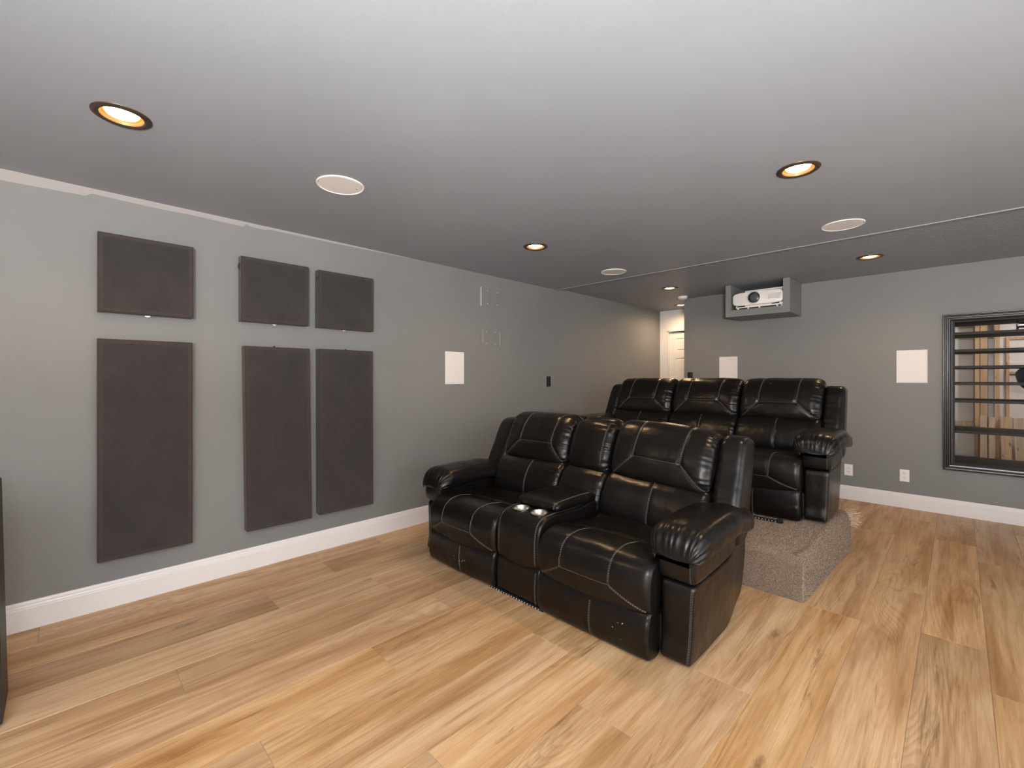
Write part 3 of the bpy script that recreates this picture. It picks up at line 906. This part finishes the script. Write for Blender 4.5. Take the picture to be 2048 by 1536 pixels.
    for _ in range(46):
        z = rg.uniform(0.0, 0.24)
        thread((2.866, 3.118, z), (0.5 + rg.normal(0, .5), -0.6 + rg.normal(0, .4), rg.normal(-0.2, .5)), rg.uniform(0.006, 0.035), 0.0007)
    for (qx, qz) in ((2.715, 0.135),):
        thread((qx, 3.108, qz), (1, -0.2, 0.1), 0.012, 0.002)
    me = bpy.data.meshes.new('frayed_thread'); me.from_pydata(V, [], F)
    t = link('frayed_thread', me, M['fray'], root); t['kind'] = 'stuff'; t['label'] = 'pale frayed carpet threads'
riser()

# ---- the two recliners
LOVE = empty('recliner_loveseat', (0.575, 1.930, 0.0), 'black leather two seat recliner with centre console and cup holders on wood floor', 'sofa')
build_row(LOVE, 0.166, [('seat', 0.71), ('console', 0.36), ('seat', 0.70)], (0.0, 0.006, 0.034), ((0.045, 0), (0, 0.012), (0.012, 0)))
SOFA = empty('recliner_sofa', (0.575, 3.765, RZ + 0.007), 'black leather three seat recliner standing on the carpeted riser', 'sofa')
build_row(SOFA, 0.160, [('seat', 0.66), ('seat', 0.66), ('seat', 0.66)])

# chips and scuffs in the leather of the right footrest and the left one
def scuff(pts, parent):
    V, F = [], []
    for (x, y, z, w, h, a) in pts:
        b0 = len(V); ca, sa = math.cos(a), math.sin(a)
        for dx, dz in ((-w, 0), (0, -h), (w, 0), (0, h)):
            V.append((x + dx * ca - dz * sa, y, z + dx * sa + dz * ca))
        for dx, dz in ((-w, 0), (0, -h), (w, 0), (0, h)):
            V.append((x + (dx * ca - dz * sa) * .6, y - 0.0008, z + (dx * sa + dz * ca) * .6))
        F += [(b0 + 4, b0 + 5, b0 + 6, b0 + 7)] + [(b0 + i, b0 + (i + 1) % 4, b0 + 4 + (i + 1) % 4, b0 + 4 + i) for i in range(4)]
    me = bpy.data.meshes.new('scuff_mark'); me.from_pydata(V, [], F)
    tag(link('scuff_mark', me, M['fray'], parent), 'pale chips in the black leather', kind='stuff')
scuff([(1.800, -0.0195, 0.155, .007, .003, .9), (1.775, -0.0200, 0.150, .003, .002, 0), (1.745, -0.0195, 0.118, .0035, .003, .5), (1.79, -0.020, 0.075, .002, .0015, 0),
       (0.575, -0.0195, 0.105, .014, .0022, .85), (0.600, -0.0198, 0.115, .012, .0016, .7), (0.545, -0.0195, 0.097, .006, .0025, .6), (0.490, -0.0198, 0.118, .004, .0025, -.6), (0.495, -0.0195, 0.095, .004, .0025, -.4)], LOVE)

# ---- strips of small diodes lying along the feet of both recliners
def diode_strip(loc, length, label, capped):
    root = empty('light_strip', loc, label, 'light strip', 'dotted light strips')
    box('channel', (0, -0.012, 0), (length, 0.012, 0.014), M['black_plastic'], root, 0.003)
    for i in range(int(length / 0.022)):
        lathe('diode', [(0.0, -0.0155), (0.0024, -0.0150), (0.0030, -0.0115)], M['diode'], root, 8, (0.012 + i * 0.022, 0, 0.0075), 'y')
    if capped: box('end_cap', (length - 0.005, -0.016, 0), (length + 0.035, 0.016, 0.024), M['black_plastic'], root, 0.004)
diode_strip((2.06, 3.690, RZ + 0.007), 0.53, 'black strip of white dots lying on the carpet before the rear sofa', True)
diode_strip((1.38, 1.953, 0.0), 0.46, 'black strip of white dots on the wood floor under the loveseat front', False)

# ------------------------------------------------------------------ acoustic panels on the left wall
def acoustic_panel(y0, y1, z0, z1, label, depth=0.072, skew=0.0, lug=None, hook=True):
    root = empty('acoustic_panel', (0, (y0 + y1) / 2, z0), label, 'acoustic panel', 'fabric acoustic panels')
    w, h = y1 - y0, z1 - z0
    # tilted cloth-wrapped frame: rounded box with a slightly sunken cloth face
    N1, N2 = 18, max(10, int(18 * h / w))
    V, F = [], []
    def face(x, yy, zz):
        return (x, yy + skew * (zz - h / 2), zz)
    cols = np.linspace(-w / 2, w / 2, N1); rws = np.linspace(0, h, N2)
    b = 0.004
    grid = []
    for zz in rws:
        row = []
        for yy in cols:
            d = min(yy + w / 2, w / 2 - yy, zz, h - zz)
            x = depth - 0.004 * max(0, 1 - d / 0.006) - 0.0035 * float(smooth01((d - 0.022) / 0.02)) + 0.0008 * math.sin(31 * yy + 17 * zz) * (d > 0.03)
            row.append(len(V)); V.append(face(x, yy, zz))
        grid.append(row)
    for i in range(N2 - 1):
        for j in range(N1 - 1): F.append((grid[i][j], grid[i][j + 1], grid[i + 1][j + 1], grid[i + 1][j]))
    rim = grid[0] + [r[-1] for r in grid[1:]] + grid[-1][::-1][1:] + [r[0] for r in grid[::-1][1:-1]]
    back = []
    for i in rim:
        p = V[i]; back.append(len(V)); V.append((0.001, p[1], p[2]))
    m = len(rim)
    for i in range(m): F.append((rim[i], rim[(i + 1) % m], back[(i + 1) % m], back[i]))
    F.append(tuple(back))
    me = bpy.data.meshes.new('fabric_cover'); me.from_pydata(V, [], F)
    bm = bmesh.new(); bm.from_mesh(me); bmesh.ops.recalc_face_normals(bm, faces=bm.faces); bm.to_mesh(me); bm.free()
    link('fabric_cover', me, M['fabric'], root, True); sharpen(me, 35)
    # the frame's edge showing through the cloth
    e = 0.024; t = 0.0006
    V, F = [], []
    for (a0, a1, c0, c1) in ((-w / 2 + b, -w / 2 + e, b, h - b), (w / 2 - e, w / 2 - b, b, h - b), (-w / 2 + e, w / 2 - e, b, e), (-w / 2 + e, w / 2 - e, h - e, h - b)):
        b0 = len(V)
        for x in (depth - 0.003, depth + t):
            for yy, zz in ((a0, c0), (a1, c0), (a1, c1), (a0, c1)): V.append(face(x, yy, zz))
        F += [(b0 + 4, b0 + 5, b0 + 6, b0 + 7)] + [(b0 + i, b0 + (i + 1) % 4, b0 + 4 + (i + 1) % 4, b0 + 4 + i) for i in range(4)]
    me = bpy.data.meshes.new('frame_edge'); me.from_pydata(V, [], F)
    link('frame_edge', me, M['fabric_border'], root)['label'] = 'browner cloth over the frame edge'
    if lug:   # fold of cloth gathered at a corner
        for (yy, zz, sz) in lug:
            bm = bmesh.new(); bmesh.ops.create_icosphere(bm, subdivisions=2, radius=1)
            for v in bm.verts: v.co = Vector((v.co.x * 0.020 + depth * 0.5, v.co.y * 0.014 * sz + yy + skew * (zz - h / 2), v.co.z * 0.028 * sz + zz))
            link('fabric_fold', bm_mesh('fabric_fold', bm), M['fabric'], root, True)
    if hook:
        boxes('hanger', [((0.004, -0.012, -0.010), (0.020, 0.016, 0.001)), ((0.012, -0.004, -0.013), (0.024, 0.006, -0.004))], M['chrome'], root, 0.002)
    return root
acoustic_panel(0.148, 0.597, 1.720, 2.173, 'dark square fabric wall panel, left of the three upper panels', hook=True)
acoustic_panel(0.147, 0.593, 0.291, 1.565, 'tall dark fabric wall panel, left of the three lower panels', hook=False)
acoustic_panel(0.866, 1.312, 1.729, 2.172, 'dark square fabric wall panel, middle of the upper three', lug=[(-0.223, 0.375, 1.0)])
acoustic_panel(0.894, 1.329, 0.285, 1.560, 'tall dark fabric wall panel, middle of the lower three, slightly crooked', skew=-0.014, lug=[(-0.02, 1.274, 0.45)], hook=False)
acoustic_panel(1.386, 1.837, 1.726, 2.166, 'dark square fabric wall panel nearest the white wall speaker', lug=[(-0.226, 0.38, 0.8)])
acoustic_panel(1.393, 1.835, 0.294, 1.563, 'tall dark fabric wall panel nearest the loveseat', skew=-0.003, lug=[(0.0, 1.268, 0.4)], hook=False)

# ------------------------------------------------------------------ white in-wall speakers
def wall_speaker(loc, w, h, rotz, label):
    root = empty('wall_speaker', loc, label, 'speaker', 'white in-wall speakers', rotz)
    d = 0.007
    boxes('frame', [((-w / 2, -d, 0), (-w / 2 + 0.006, 0, h)), ((w / 2 - 0.006, -d, 0), (w / 2, 0, h)), ((-w / 2 + 0.006, -d, 0), (w / 2 - 0.006, 0, 0.006)), ((-w / 2 + 0.006, -d, h - 0.006), (w / 2 - 0.006, 0, h))], M['white_plastic'], root, 0.0015)
    box('grille', (-w / 2 + 0.0065, -d - 0.0002, 0.007), (w / 2 - 0.007, 0, h - 0.007), M['grille'], root, 0.001)
def grille_mat():
    m, nt, b = new_mat('perforated_white_grille'); n = N(nt); co = n.obj()
    v = n.add('ShaderNodeTexVoronoi'); n.link(co, v.inputs['Vector']); v.inputs['Scale'].default_value = 420; v.inputs['Randomness'].default_value = 0.0
    n.link(n.ramp(v.outputs['Distance'], [(0.15, (0.60, 0.58, 0.57)), (0.35, (0.74, 0.72, 0.71))]), b.inputs['Base Color'])
    b.inputs['Roughness'].default_value = 0.5
    return m
M['grille'] = grille_mat()
wall_speaker((0, 2.740, 1.280), 0.230, 0.318, PI / 2, 'white rectangular speaker on the left wall')
wall_speaker((1.394, YB, 1.30), 0.226, 0.318, 0, 'white speaker on back wall rising behind the rear sofa, below the projector')
wall_speaker((3.185, YB, 1.290), 0.238, 0.336, 0, 'white square speaker on the back wall beside the black shelving')

# ------------------------------------------------------------------ outlets and plates
def outlet(loc, rotz, label, mat, slots=True):
    root = empty('wall_outlet', loc, label, 'outlet', None, rotz)
    box('cover_plate', (-0.038, -0.006, 0), (0.038, 0, 0.124), mat, root, 0.003)
    for zz in (0.025, 0.068):
        r = box('receptacle', (-0.017, -0.0075, zz), (0.017, -0.004, zz + 0.031), mat, root, 0.003)
        boxes('slot', [((-0.008, -0.0082, zz + 0.014), (-0.005, -0.007, zz + 0.024)), ((0.005, -0.0082, zz + 0.014), (0.008, -0.007, zz + 0.024)), ((-0.002, -0.0082, zz + 0.005), (0.002, -0.007, zz + 0.009))], M['slot'] if mat is not M['black_plastic'] else M['bronze'], r)
    lathe('screw', [(0, -0.0072), (0.003, -0.0068), (0.0032, -0.005)], mat, root, 10, (0, 0, 0.0615), 'y')
outlet((3.130, YB, 0.270), 0, 'white double wall outlet above baseboard on the open back wall', M['white_plastic'])
outlet((2.662, YB, 0.262), 0, 'white wall outlet half hidden behind the rear sofa arm', M['white_plastic'])
outlet((0.0, 4.172, 1.236), PI / 2, 'black outlet plate on the left wall beyond the white speaker', M['black_plastic'])
outlet((0.892, YB, 1.296), 0, 'black outlet plate on back wall beside the hall opening', M['black_plastic'])

def blank_plate(y0, y1, z0, z1, label, lip):
    root = empty('access_plate', (0, (y0 + y1) / 2, z0), label, 'plate', 'grey painted access plates')
    w, h = y1 - y0, z1 - z0
    box('plate', (0, -w / 2, 0), (0.006, w / 2, h), M['wall'], root, 0.0015)
    for yy in (-w * 0.22, w * 0.24):
        for zz in (h * 0.16, h * 0.84):
            lathe('screw', [(0.0, 0.0085), (0.004, 0.008), (0.005, 0.005)], M['white_trim'], root, 10, (0, yy, zz), 'x')
    if lip: box('bare_edge', (0.0, -w / 2 - 0.004, 0.0), (0.008, -w / 2, h), M['white_trim'], root, 0.001)['label'] = 'unpainted white plate edge'
    else:
        for lo, hi in (((0.004, -w / 2 + 0.025, 0.03), (0.0068, -w / 2 + 0.028, h - 0.01)), ((0.002, w / 2, 0.01), (0.0068, w / 2 + 0.003, h - 0.02))):
            box('bare_edge', lo, hi, M['drywall'], root, 0.0005)['label'] = 'pale paint line along the plate edge'
blank_plate(3.085, 3.395, 2.092, 2.290, 'grey painted square access plate high on the left wall', True)
blank_plate(3.080, 3.350, 1.676, 1.858, 'grey painted square access plate above the left wall speaker', False)

# ------------------------------------------------------------------ ceiling fittings
def downlight(x, y, z, label):
    root = empty('recessed_light', (x, y, z), label, 'ceiling light', 'bronze recessed ceiling lights')
    lathe('trim_ring', [(0.070, 0.004), (0.072, -0.004), (0.078, -0.008), (0.090, -0.0075), (0.099, -0.003), (0.100, 0.001)], M['bronze'], root, 48)
    lathe('baffle', [(0.073, -0.004), (0.070, 0.004), (0.066, 0.010), (0.057, 0.013)], M['gold_baffle'], root, 48)
    lathe('lens', [(0.058, 0.012), (0.052, 0.004), (0.038, -0.002), (0.020, -0.004), (0.0, -0.0045)], M['lens'], root, 40)
    lathe('can', [(0.074, 0.004), (0.076, 0.060), (0.0, 0.062)], M['bronze'], root, 32)
LBL = ['bronze recessed light above the tall left panels', 'bronze recessed light in smooth ceiling above the loveseat right arm, on the right',
       'bronze recessed light on smooth ceiling nearest the left wall plates', 'bronze recessed light in rear ceiling right of the projector box',
       'bronze recessed light in rear ceiling left of the projector', 'small bronze recessed light in the hall above the white door']
for (lx, ly), lb in zip(LIGHTS, LBL):
    lz = HC if ly < YS else HR
    downlight(lx, ly, lz, lb)
    lamp('recessed_lamp', 'SPOT', (lx, ly, lz - 0.012), 40 if ly < 6 else 58, (1.0, 0.63, 0.32) if ly < 6 else (1.0, 0.72, 0.46), 0.05, None, spot_size=math.radians(150 if ly < 6 else 176), spot_blend=0.8)

def ceiling_speaker(x, y, label, hole=None):
    root = empty('ceiling_speaker', (x, y, HC), label, 'speaker', 'round ceiling speakers')
    lathe('rim', [(0.112, 0.002), (0.116, -0.001), (0.122, -0.006), (0.127, -0.004), (0.128, 0.001)], M['white_plastic'], root, 56)
    lathe('grille', [(0.0, -0.0035), (0.112, -0.0035), (0.114, -0.001)], M['grille'], root, 56)
    if hole: lathe('pinhole', [(0.0, -0.0046), (0.004, -0.0045), (0.0045, -0.003)], M['slot'], root, 10, hole)
ceiling_speaker(1.053, 1.114, 'round white ceiling speaker nearest the tall left panels', (0.02, 0.085, 0))
ceiling_speaker(2.942, 3.920, 'round white ceiling speaker right of the projector box, before the strip')
ceiling_speaker(1.021, 3.992, 'round white ceiling speaker between two lights near the ceiling strip')

sm = empty('smoke_detector', (0.872, 5.955, HR), 'white round smoke detector on rear ceiling at the hall opening', 'smoke detector')
lathe('base', [(0.068, 0.001), (0.069, -0.008), (0.066, -0.012)], M['white_plastic'], sm, 36)
lathe('cover', [(0.062, -0.011), (0.060, -0.026), (0.048, -0.036), (0.030, -0.040), (0.0, -0.041)], M['white_plastic'], sm, 36)
lathe('test_button', [(0.010, -0.038), (0.010, -0.0425), (0.0, -0.043)], M['grille'], sm, 16, (0.022, 0, 0))

# ------------------------------------------------------------------ projector in its ceiling box
PX0, PX1, PY, PZ0 = 1.542, 2.216, 5.630, 2.066
pb = empty('projector_box', (PX0, PY, PZ0), 'grey painted open fronted box holding the projector under the rear ceiling', 'shelf')
pw, pd, ph = PX1 - PX0, YB - PY - 0.001, HR - PZ0 - 0.002
boxes('side_board', [((0, 0, 0.078), (0.060, pd, ph))], M['wall'], pb)
boxes('side_board', [((pw - 0.066, 0, 0.078), (pw, pd, ph))], M['wall'], pb)
box('bottom_board', (0, 0, 0), (pw, pd, 0.0775), M['wall'], pb)
box('back_board', (0.060, pd - 0.02, 0.078), (pw - 0.066, pd, ph), M['wall'], pb)

pj = empty('projector', (PX0 + 0.060 + 0.279, PY, PZ0 + 0.0785), 'white projector with round dark lens inside the grey ceiling box', 'projector')
def proj_shell():
    # rounded lozenge front, swept back
    w, h, d = 0.535, 0.158, 0.38
    ring = []
    for i in range(64):
        a = 2 * PI * i / 64
        ca, sa = math.cos(a), math.sin(a)
        e = 0.36
        ring.append((abs(ca) ** e * math.copysign(1, ca) * w / 2, abs(sa) ** (e * 1.15) * math.copysign(1, sa) * h / 2))
    V, F = [], []
    prof = [(0.86, 0.0), (0.95, 0.004), (1.0, 0.022), (1.0, d - 0.02), (0.97, d)]
    for s, y in prof:
        k = (1 - s)
        for x, z in ring: V.append((x * (1 - k * 0.35), y - 0.020 * (1 - (2 * x / w) ** 2) * (y < 0.03), z * s + 0.118))
    n = 64
    for r in range(len(prof) - 1):
        for i in range(n): F.append((r * n + i, r * n + (i + 1) % n, (r + 1) * n + (i + 1) % n, (r + 1) * n + i))
    F += [tuple(range(n))[::-1], tuple(range((len(prof) - 1) * n, len(prof) * n))]
    me = bpy.data.meshes.new('shell'); me.from_pydata(V, [], F)
    bm = bmesh.new(); bm.from_mesh(me); bmesh.ops.recalc_face_normals(bm, faces=bm.faces); bm.to_mesh(me); bm.free()
    return me
o = link('shell', proj_shell(), M['projector_white'], pj, True); sharpen(o.data, 40)
o.location = (0, 0.018, 0)
lz = (-0.022, 0, 0.122)
lathe('lens_ring', [(0.062, -0.014), (0.071, -0.006), (0.076, 0.010), (0.078, 0.03)], M['projector_white'], pj, 44, lz, 'y')
lathe('lens_barrel', [(0.062, -0.014), (0.058, -0.004), (0.052, 0.010)], M['black_plastic'], pj, 44, lz, 'y')
lathe('lens', [(0.0, -0.002), (0.030, 0.001), (0.046, 0.006), (0.055, 0.012)], M['dark_glass'], pj, 44, lz, 'y')
for i in range(11):
    s = box('vent_slat', (-0.003, -0.003, 0), (0.003, 0.006, 0.062), M['grille'], pj, 0.001)
    s.location = (0.115 + i * 0.0115, 0.008, 0.090); s.rotation_euler = (0, 0.22, 0)
box('base_plate', (-0.235, 0.030, 0.018), (0.262, 0.36, 0.046), M['projector_white'], pj, 0.006)
boxes('base_slot', [((-0.215, 0.020, 0.030), (-0.130, 0.034, 0.042)), ((0.150, 0.020, 0.034), (0.225, 0.034, 0.050))], M['slot'], pj, 0.002)
for fx in (-0.212, -0.10, 0.02, 0.20, 0.245):
    lathe('foot', [(0.0, 0.0), (0.011, 0.0), (0.011, 0.012), (0.007, 0.020)], M['projector_white'], pj, 16, (fx, 0.045, 0))
lathe('foot_screw', [(0.0, -0.004), (0.010, -0.004), (0.010, 0.014), (0.005, 0.018)], M['projector_white'], pj, 12, (0.02, 0.030, 0.022), 'y')
box('mount_plate', (-0.14, 0.06, 0.205), (0.272, 0.34, 0.219), M['projector_white'], pj, 0.003)
boxes('mount_bracket', [((-0.10, 0.10, 0.195), (0.24, 0.14, 0.206)), ((-0.10, 0.26, 0.195), (0.24, 0.30, 0.206))], M['projector_white'], pj, 0.002)

# ------------------------------------------------------------------ tower speaker at the left edge of the frame
sp = empty('tower_speaker', (0.680, -0.185, 0), 'black floor standing speaker against the left edge of the picture', 'speaker')
def lean(bm):
    for v in bm.verts: v.co.y -= 0.019 * v.co.z / 0.95
    return bm
bm = bmesh.new()
add_box(bm, (-0.004, -0.36, 0.018), (0.262, 0.014, 0.966), 0.005)
link('cabinet', bm_mesh('cabinet', lean(bm)), M['cabinet_black'], sp)
bm = bmesh.new(); add_box(bm, (0.0, 0.0145, 0.018), (0.258, 0.030, 0.925), 0.005)
link('grille', bm_mesh('grille', lean(bm)), M['cabinet_black'], sp)
box('plinth', (0.02, -0.34, 0.0), (0.238, -0.01, 0.018), M['black_plastic'], sp, 0.003)

# ------------------------------------------------------------------ black framed shelving in the back wall
sh = empty('shelving_unit', (WX0, YB, WZ0), 'black framed opening with black shelves, looking through to bare studs', 'shelves')
sw, shh = WX1 - WX0, WZ1 - WZ0
def casing():
    # stepped moulding mitred around the opening; profile (outwards from opening edge, proud of the wall)
    prof = [(-0.006, 0.0), (-0.006, 0.012), (0.004, 0.016), (0.010, 0.011), (0.022, 0.013), (0.027, 0.021), (0.034, 0.021), (0.039, 0.014), (0.048, 0.016), (0.052, 0.025), (0.060, 0.025), (0.063, 0.018), (0.063, 0.0)]
    V, F = [], []
    k = len(prof)
    for sx, sz in ((0, 0), (1, 0), (1, 1), (0, 1)):
        for d, p in prof:
            V.append(((-d if sx == 0 else sw + d), -p, (-d if sz == 0 else shh + d)))
    for c in range(4):
        e = (c + 1) % 4
        for i in range(k - 1): F.append((c * k + i, e * k + i, e * k + i + 1, c * k + i + 1))
    me = bpy.data.meshes.new('casing'); me.from_pydata(V, [], F)
    bm = bmesh.new(); bm.from_mesh(me); bmesh.ops.recalc_face_normals(bm, faces=bm.faces); bm.to_mesh(me); bm.free()
    return me
link('casing', casing(), M['black_gloss'], sh)
SD = 0.56
box('side_panel', (0.002, 0.001, 0.0), (0.020, SD, shh), M['black_shelf'], sh)
box('side_panel', (sw - 0.020, 0.001, 0.0), (sw - 0.002, SD, shh), M['black_shelf'], sh)
box('top_panel', (0.020, 0.001, shh - 0.018), (sw - 0.020, SD, shh), M['black_shelf'], sh)
box('bottom_panel', (0.020, 0.001, 0.0), (sw - 0.020, SD, 0.018), M['black_shelf'], sh)
for v0 in (666.5, 700.5, 733.0, 765.5, 800.5, 861.0):
    zt = 1.34 - (v0 - 756) * (YB * 1.0) / (637.2 + 0.7046 * 880) + 0.006 - WZ0
    box('shelf', (0.0205, 0.004, zt - 0.027), (sw - 0.0205, SD - 0.01, zt), M['black_shelf'], sh, 0.002)

# ------------------------------------------------------------------ the unfinished room beyond
def stud(x, y, w, d, z0, z1, label, mat):
    o = box('wall_stud', (-w / 2, -d, 0), (w / 2, 0, z1 - z0), mat, None, 0.002)
    o.location = (x, y, z0)
    tag(o, label, 'stud')
stud(3.693, 8.30, 0.042, 0.089, -0.01, 2.52, 'narrow pine stud beyond the shelves, leftmost of three', M['pine'])
stud(3.752, 8.30, 0.066, 0.089, 0.80, 2.52, 'wider pine stud beyond the shelves, between its neighbours', M['pine'])
stud(3.864, 8.26, 0.046, 0.089, -0.01, 2.52, 'pine stud beyond the shelves, on the right of the pair', M['pine'])
o = box('metal_conduit', (3.788, 8.25, -0.01), (3.838, 8.33, 2.52), plain('grey_sheet_metal', (0.42, 0.41, 0.39), 0.5, 0.2, noise=0.08, nscale=10), None, 0.004)
tag(o, 'pale grey vertical strip between the pine studs', 'strip')
o = box('brown_strip', (2.9, 8.30, 0.715), (3.67, 8.358, 0.775), M['pine_grey'], None, 0.003)  # raised horizontal brown strip on the storage drywall
tag(o, 'horizontal brown strip across the drywall beyond the shelves', 'board')
for i, (bx, lean, hh, w, mt, lb) in enumerate([(3.745, 0.30, 0.88, 0.062, 'pine_grey', 'short board leaning just right of the narrow stud'), (3.815, 0.26, 0.86, 0.055, 'pine_grey', 'short board leaning beneath the grey strip'),
                                 (3.935, 0.34, 0.87, 0.088, 'pine', 'leaning board right of the pine studs'), (4.030, 0.38, 0.86, 0.088, 'pine_grey', 'leaning board next to the picture edge, tilted sideways'), (4.125, 0.34, 0.84, 0.088, 'pine', 'leaning board at the right edge of the stack')]):
    L = hh / math.cos(math.atan(lean * 0.5))
    o = box('lumber_board', (-w / 2, -0.019, 0), (w / 2, 0.019, L), M[mt], None, 0.002)
    o.location = (bx + (0.03 if i >= 3 else 0.0), 8.13 - lean * 0.42 - (0.02 if i < 2 else 0.0), -0.005)
    o.rotation_euler = (-math.atan(lean * 0.5), -0.03 if i >= 3 else 0.0, 0)
    tag(o, lb, 'board', 'boards leaning in the storage room')
fr = empty('wooden_frame', (3.945, 8.33, 1.39), 'thin pine rectangle fixed to the drywall beyond the shelves', 'frame')
box('stile', (0, 0, -0.62), (0.030, 0.028, 0.46), M['pine'], fr, 0.002)
box('stile', (0.62, 0, -0.62), (0.65, 0.028, 0.46), M['pine'], fr, 0.002)
box('rail', (0.030, 0, 0.43), (0.62, 0.028, 0.46), M['pine'], fr, 0.002)
box('rail', (0.030, 0, 0.0), (0.62, 0.028, 0.03), M['pine'], fr, 0.002)

# things among the shelves at the right edge
mt = empty('metal_bracket', (3.905, 6.24, 1.797), 'dull chrome clamp lying on the top shelf', 'hardware')
mt.location.z = WZ0 + (1.34 - (666.5 - 756) * YB / (637.2 + 0.7046 * 880) + 0.006 - WZ0) + 0.001
lathe('flange', [(0.0, 0.0), (0.040, 0.0), (0.043, 0.006), (0.040, 0.012), (0.024, 0.016), (0.0, 0.016)], M['chrome'], mt, 28, (0, 0.0, 0.044), 'x')
lathe('barrel', [(0.0, 0.012), (0.026, 0.014), (0.026, 0.10), (0.032, 0.104), (0.032, 0.118), (0.0, 0.12)], M['chrome'], mt, 28, (0, 0.0, 0.044), 'x')
def bag():
    bm = bmesh.new(); bmesh.ops.create_uvsphere(bm, u_segments=36, v_segments=24, radius=1)
    for v in bm.verts:
        c = v.co.copy()
        s = 1 - 0.35 * max(0, c.z)
        k = 1 + 0.04 * math.sin(5 * c.x + 3 * c.z) * math.sin(4 * c.y + 7 * c.z)
        v.co = Vector((c.x * 0.145 * s * k, c.y * 0.10 * s * k, c.z * 0.16 + 0.16 - 0.03 * c.x))
    return bm_mesh('bag_body', bm)
bg = empty('nylon_bag', (4.085, 6.97, 1.185), 'dark blue bag hanging behind the shelves at the right edge', 'bag')
link('bag_body', bag(), M['blue_bag'], bg, True)
lathe('strap', [(0.007, 0.30), (0.007, 1.33)], M['black_plastic'], bg, 10)
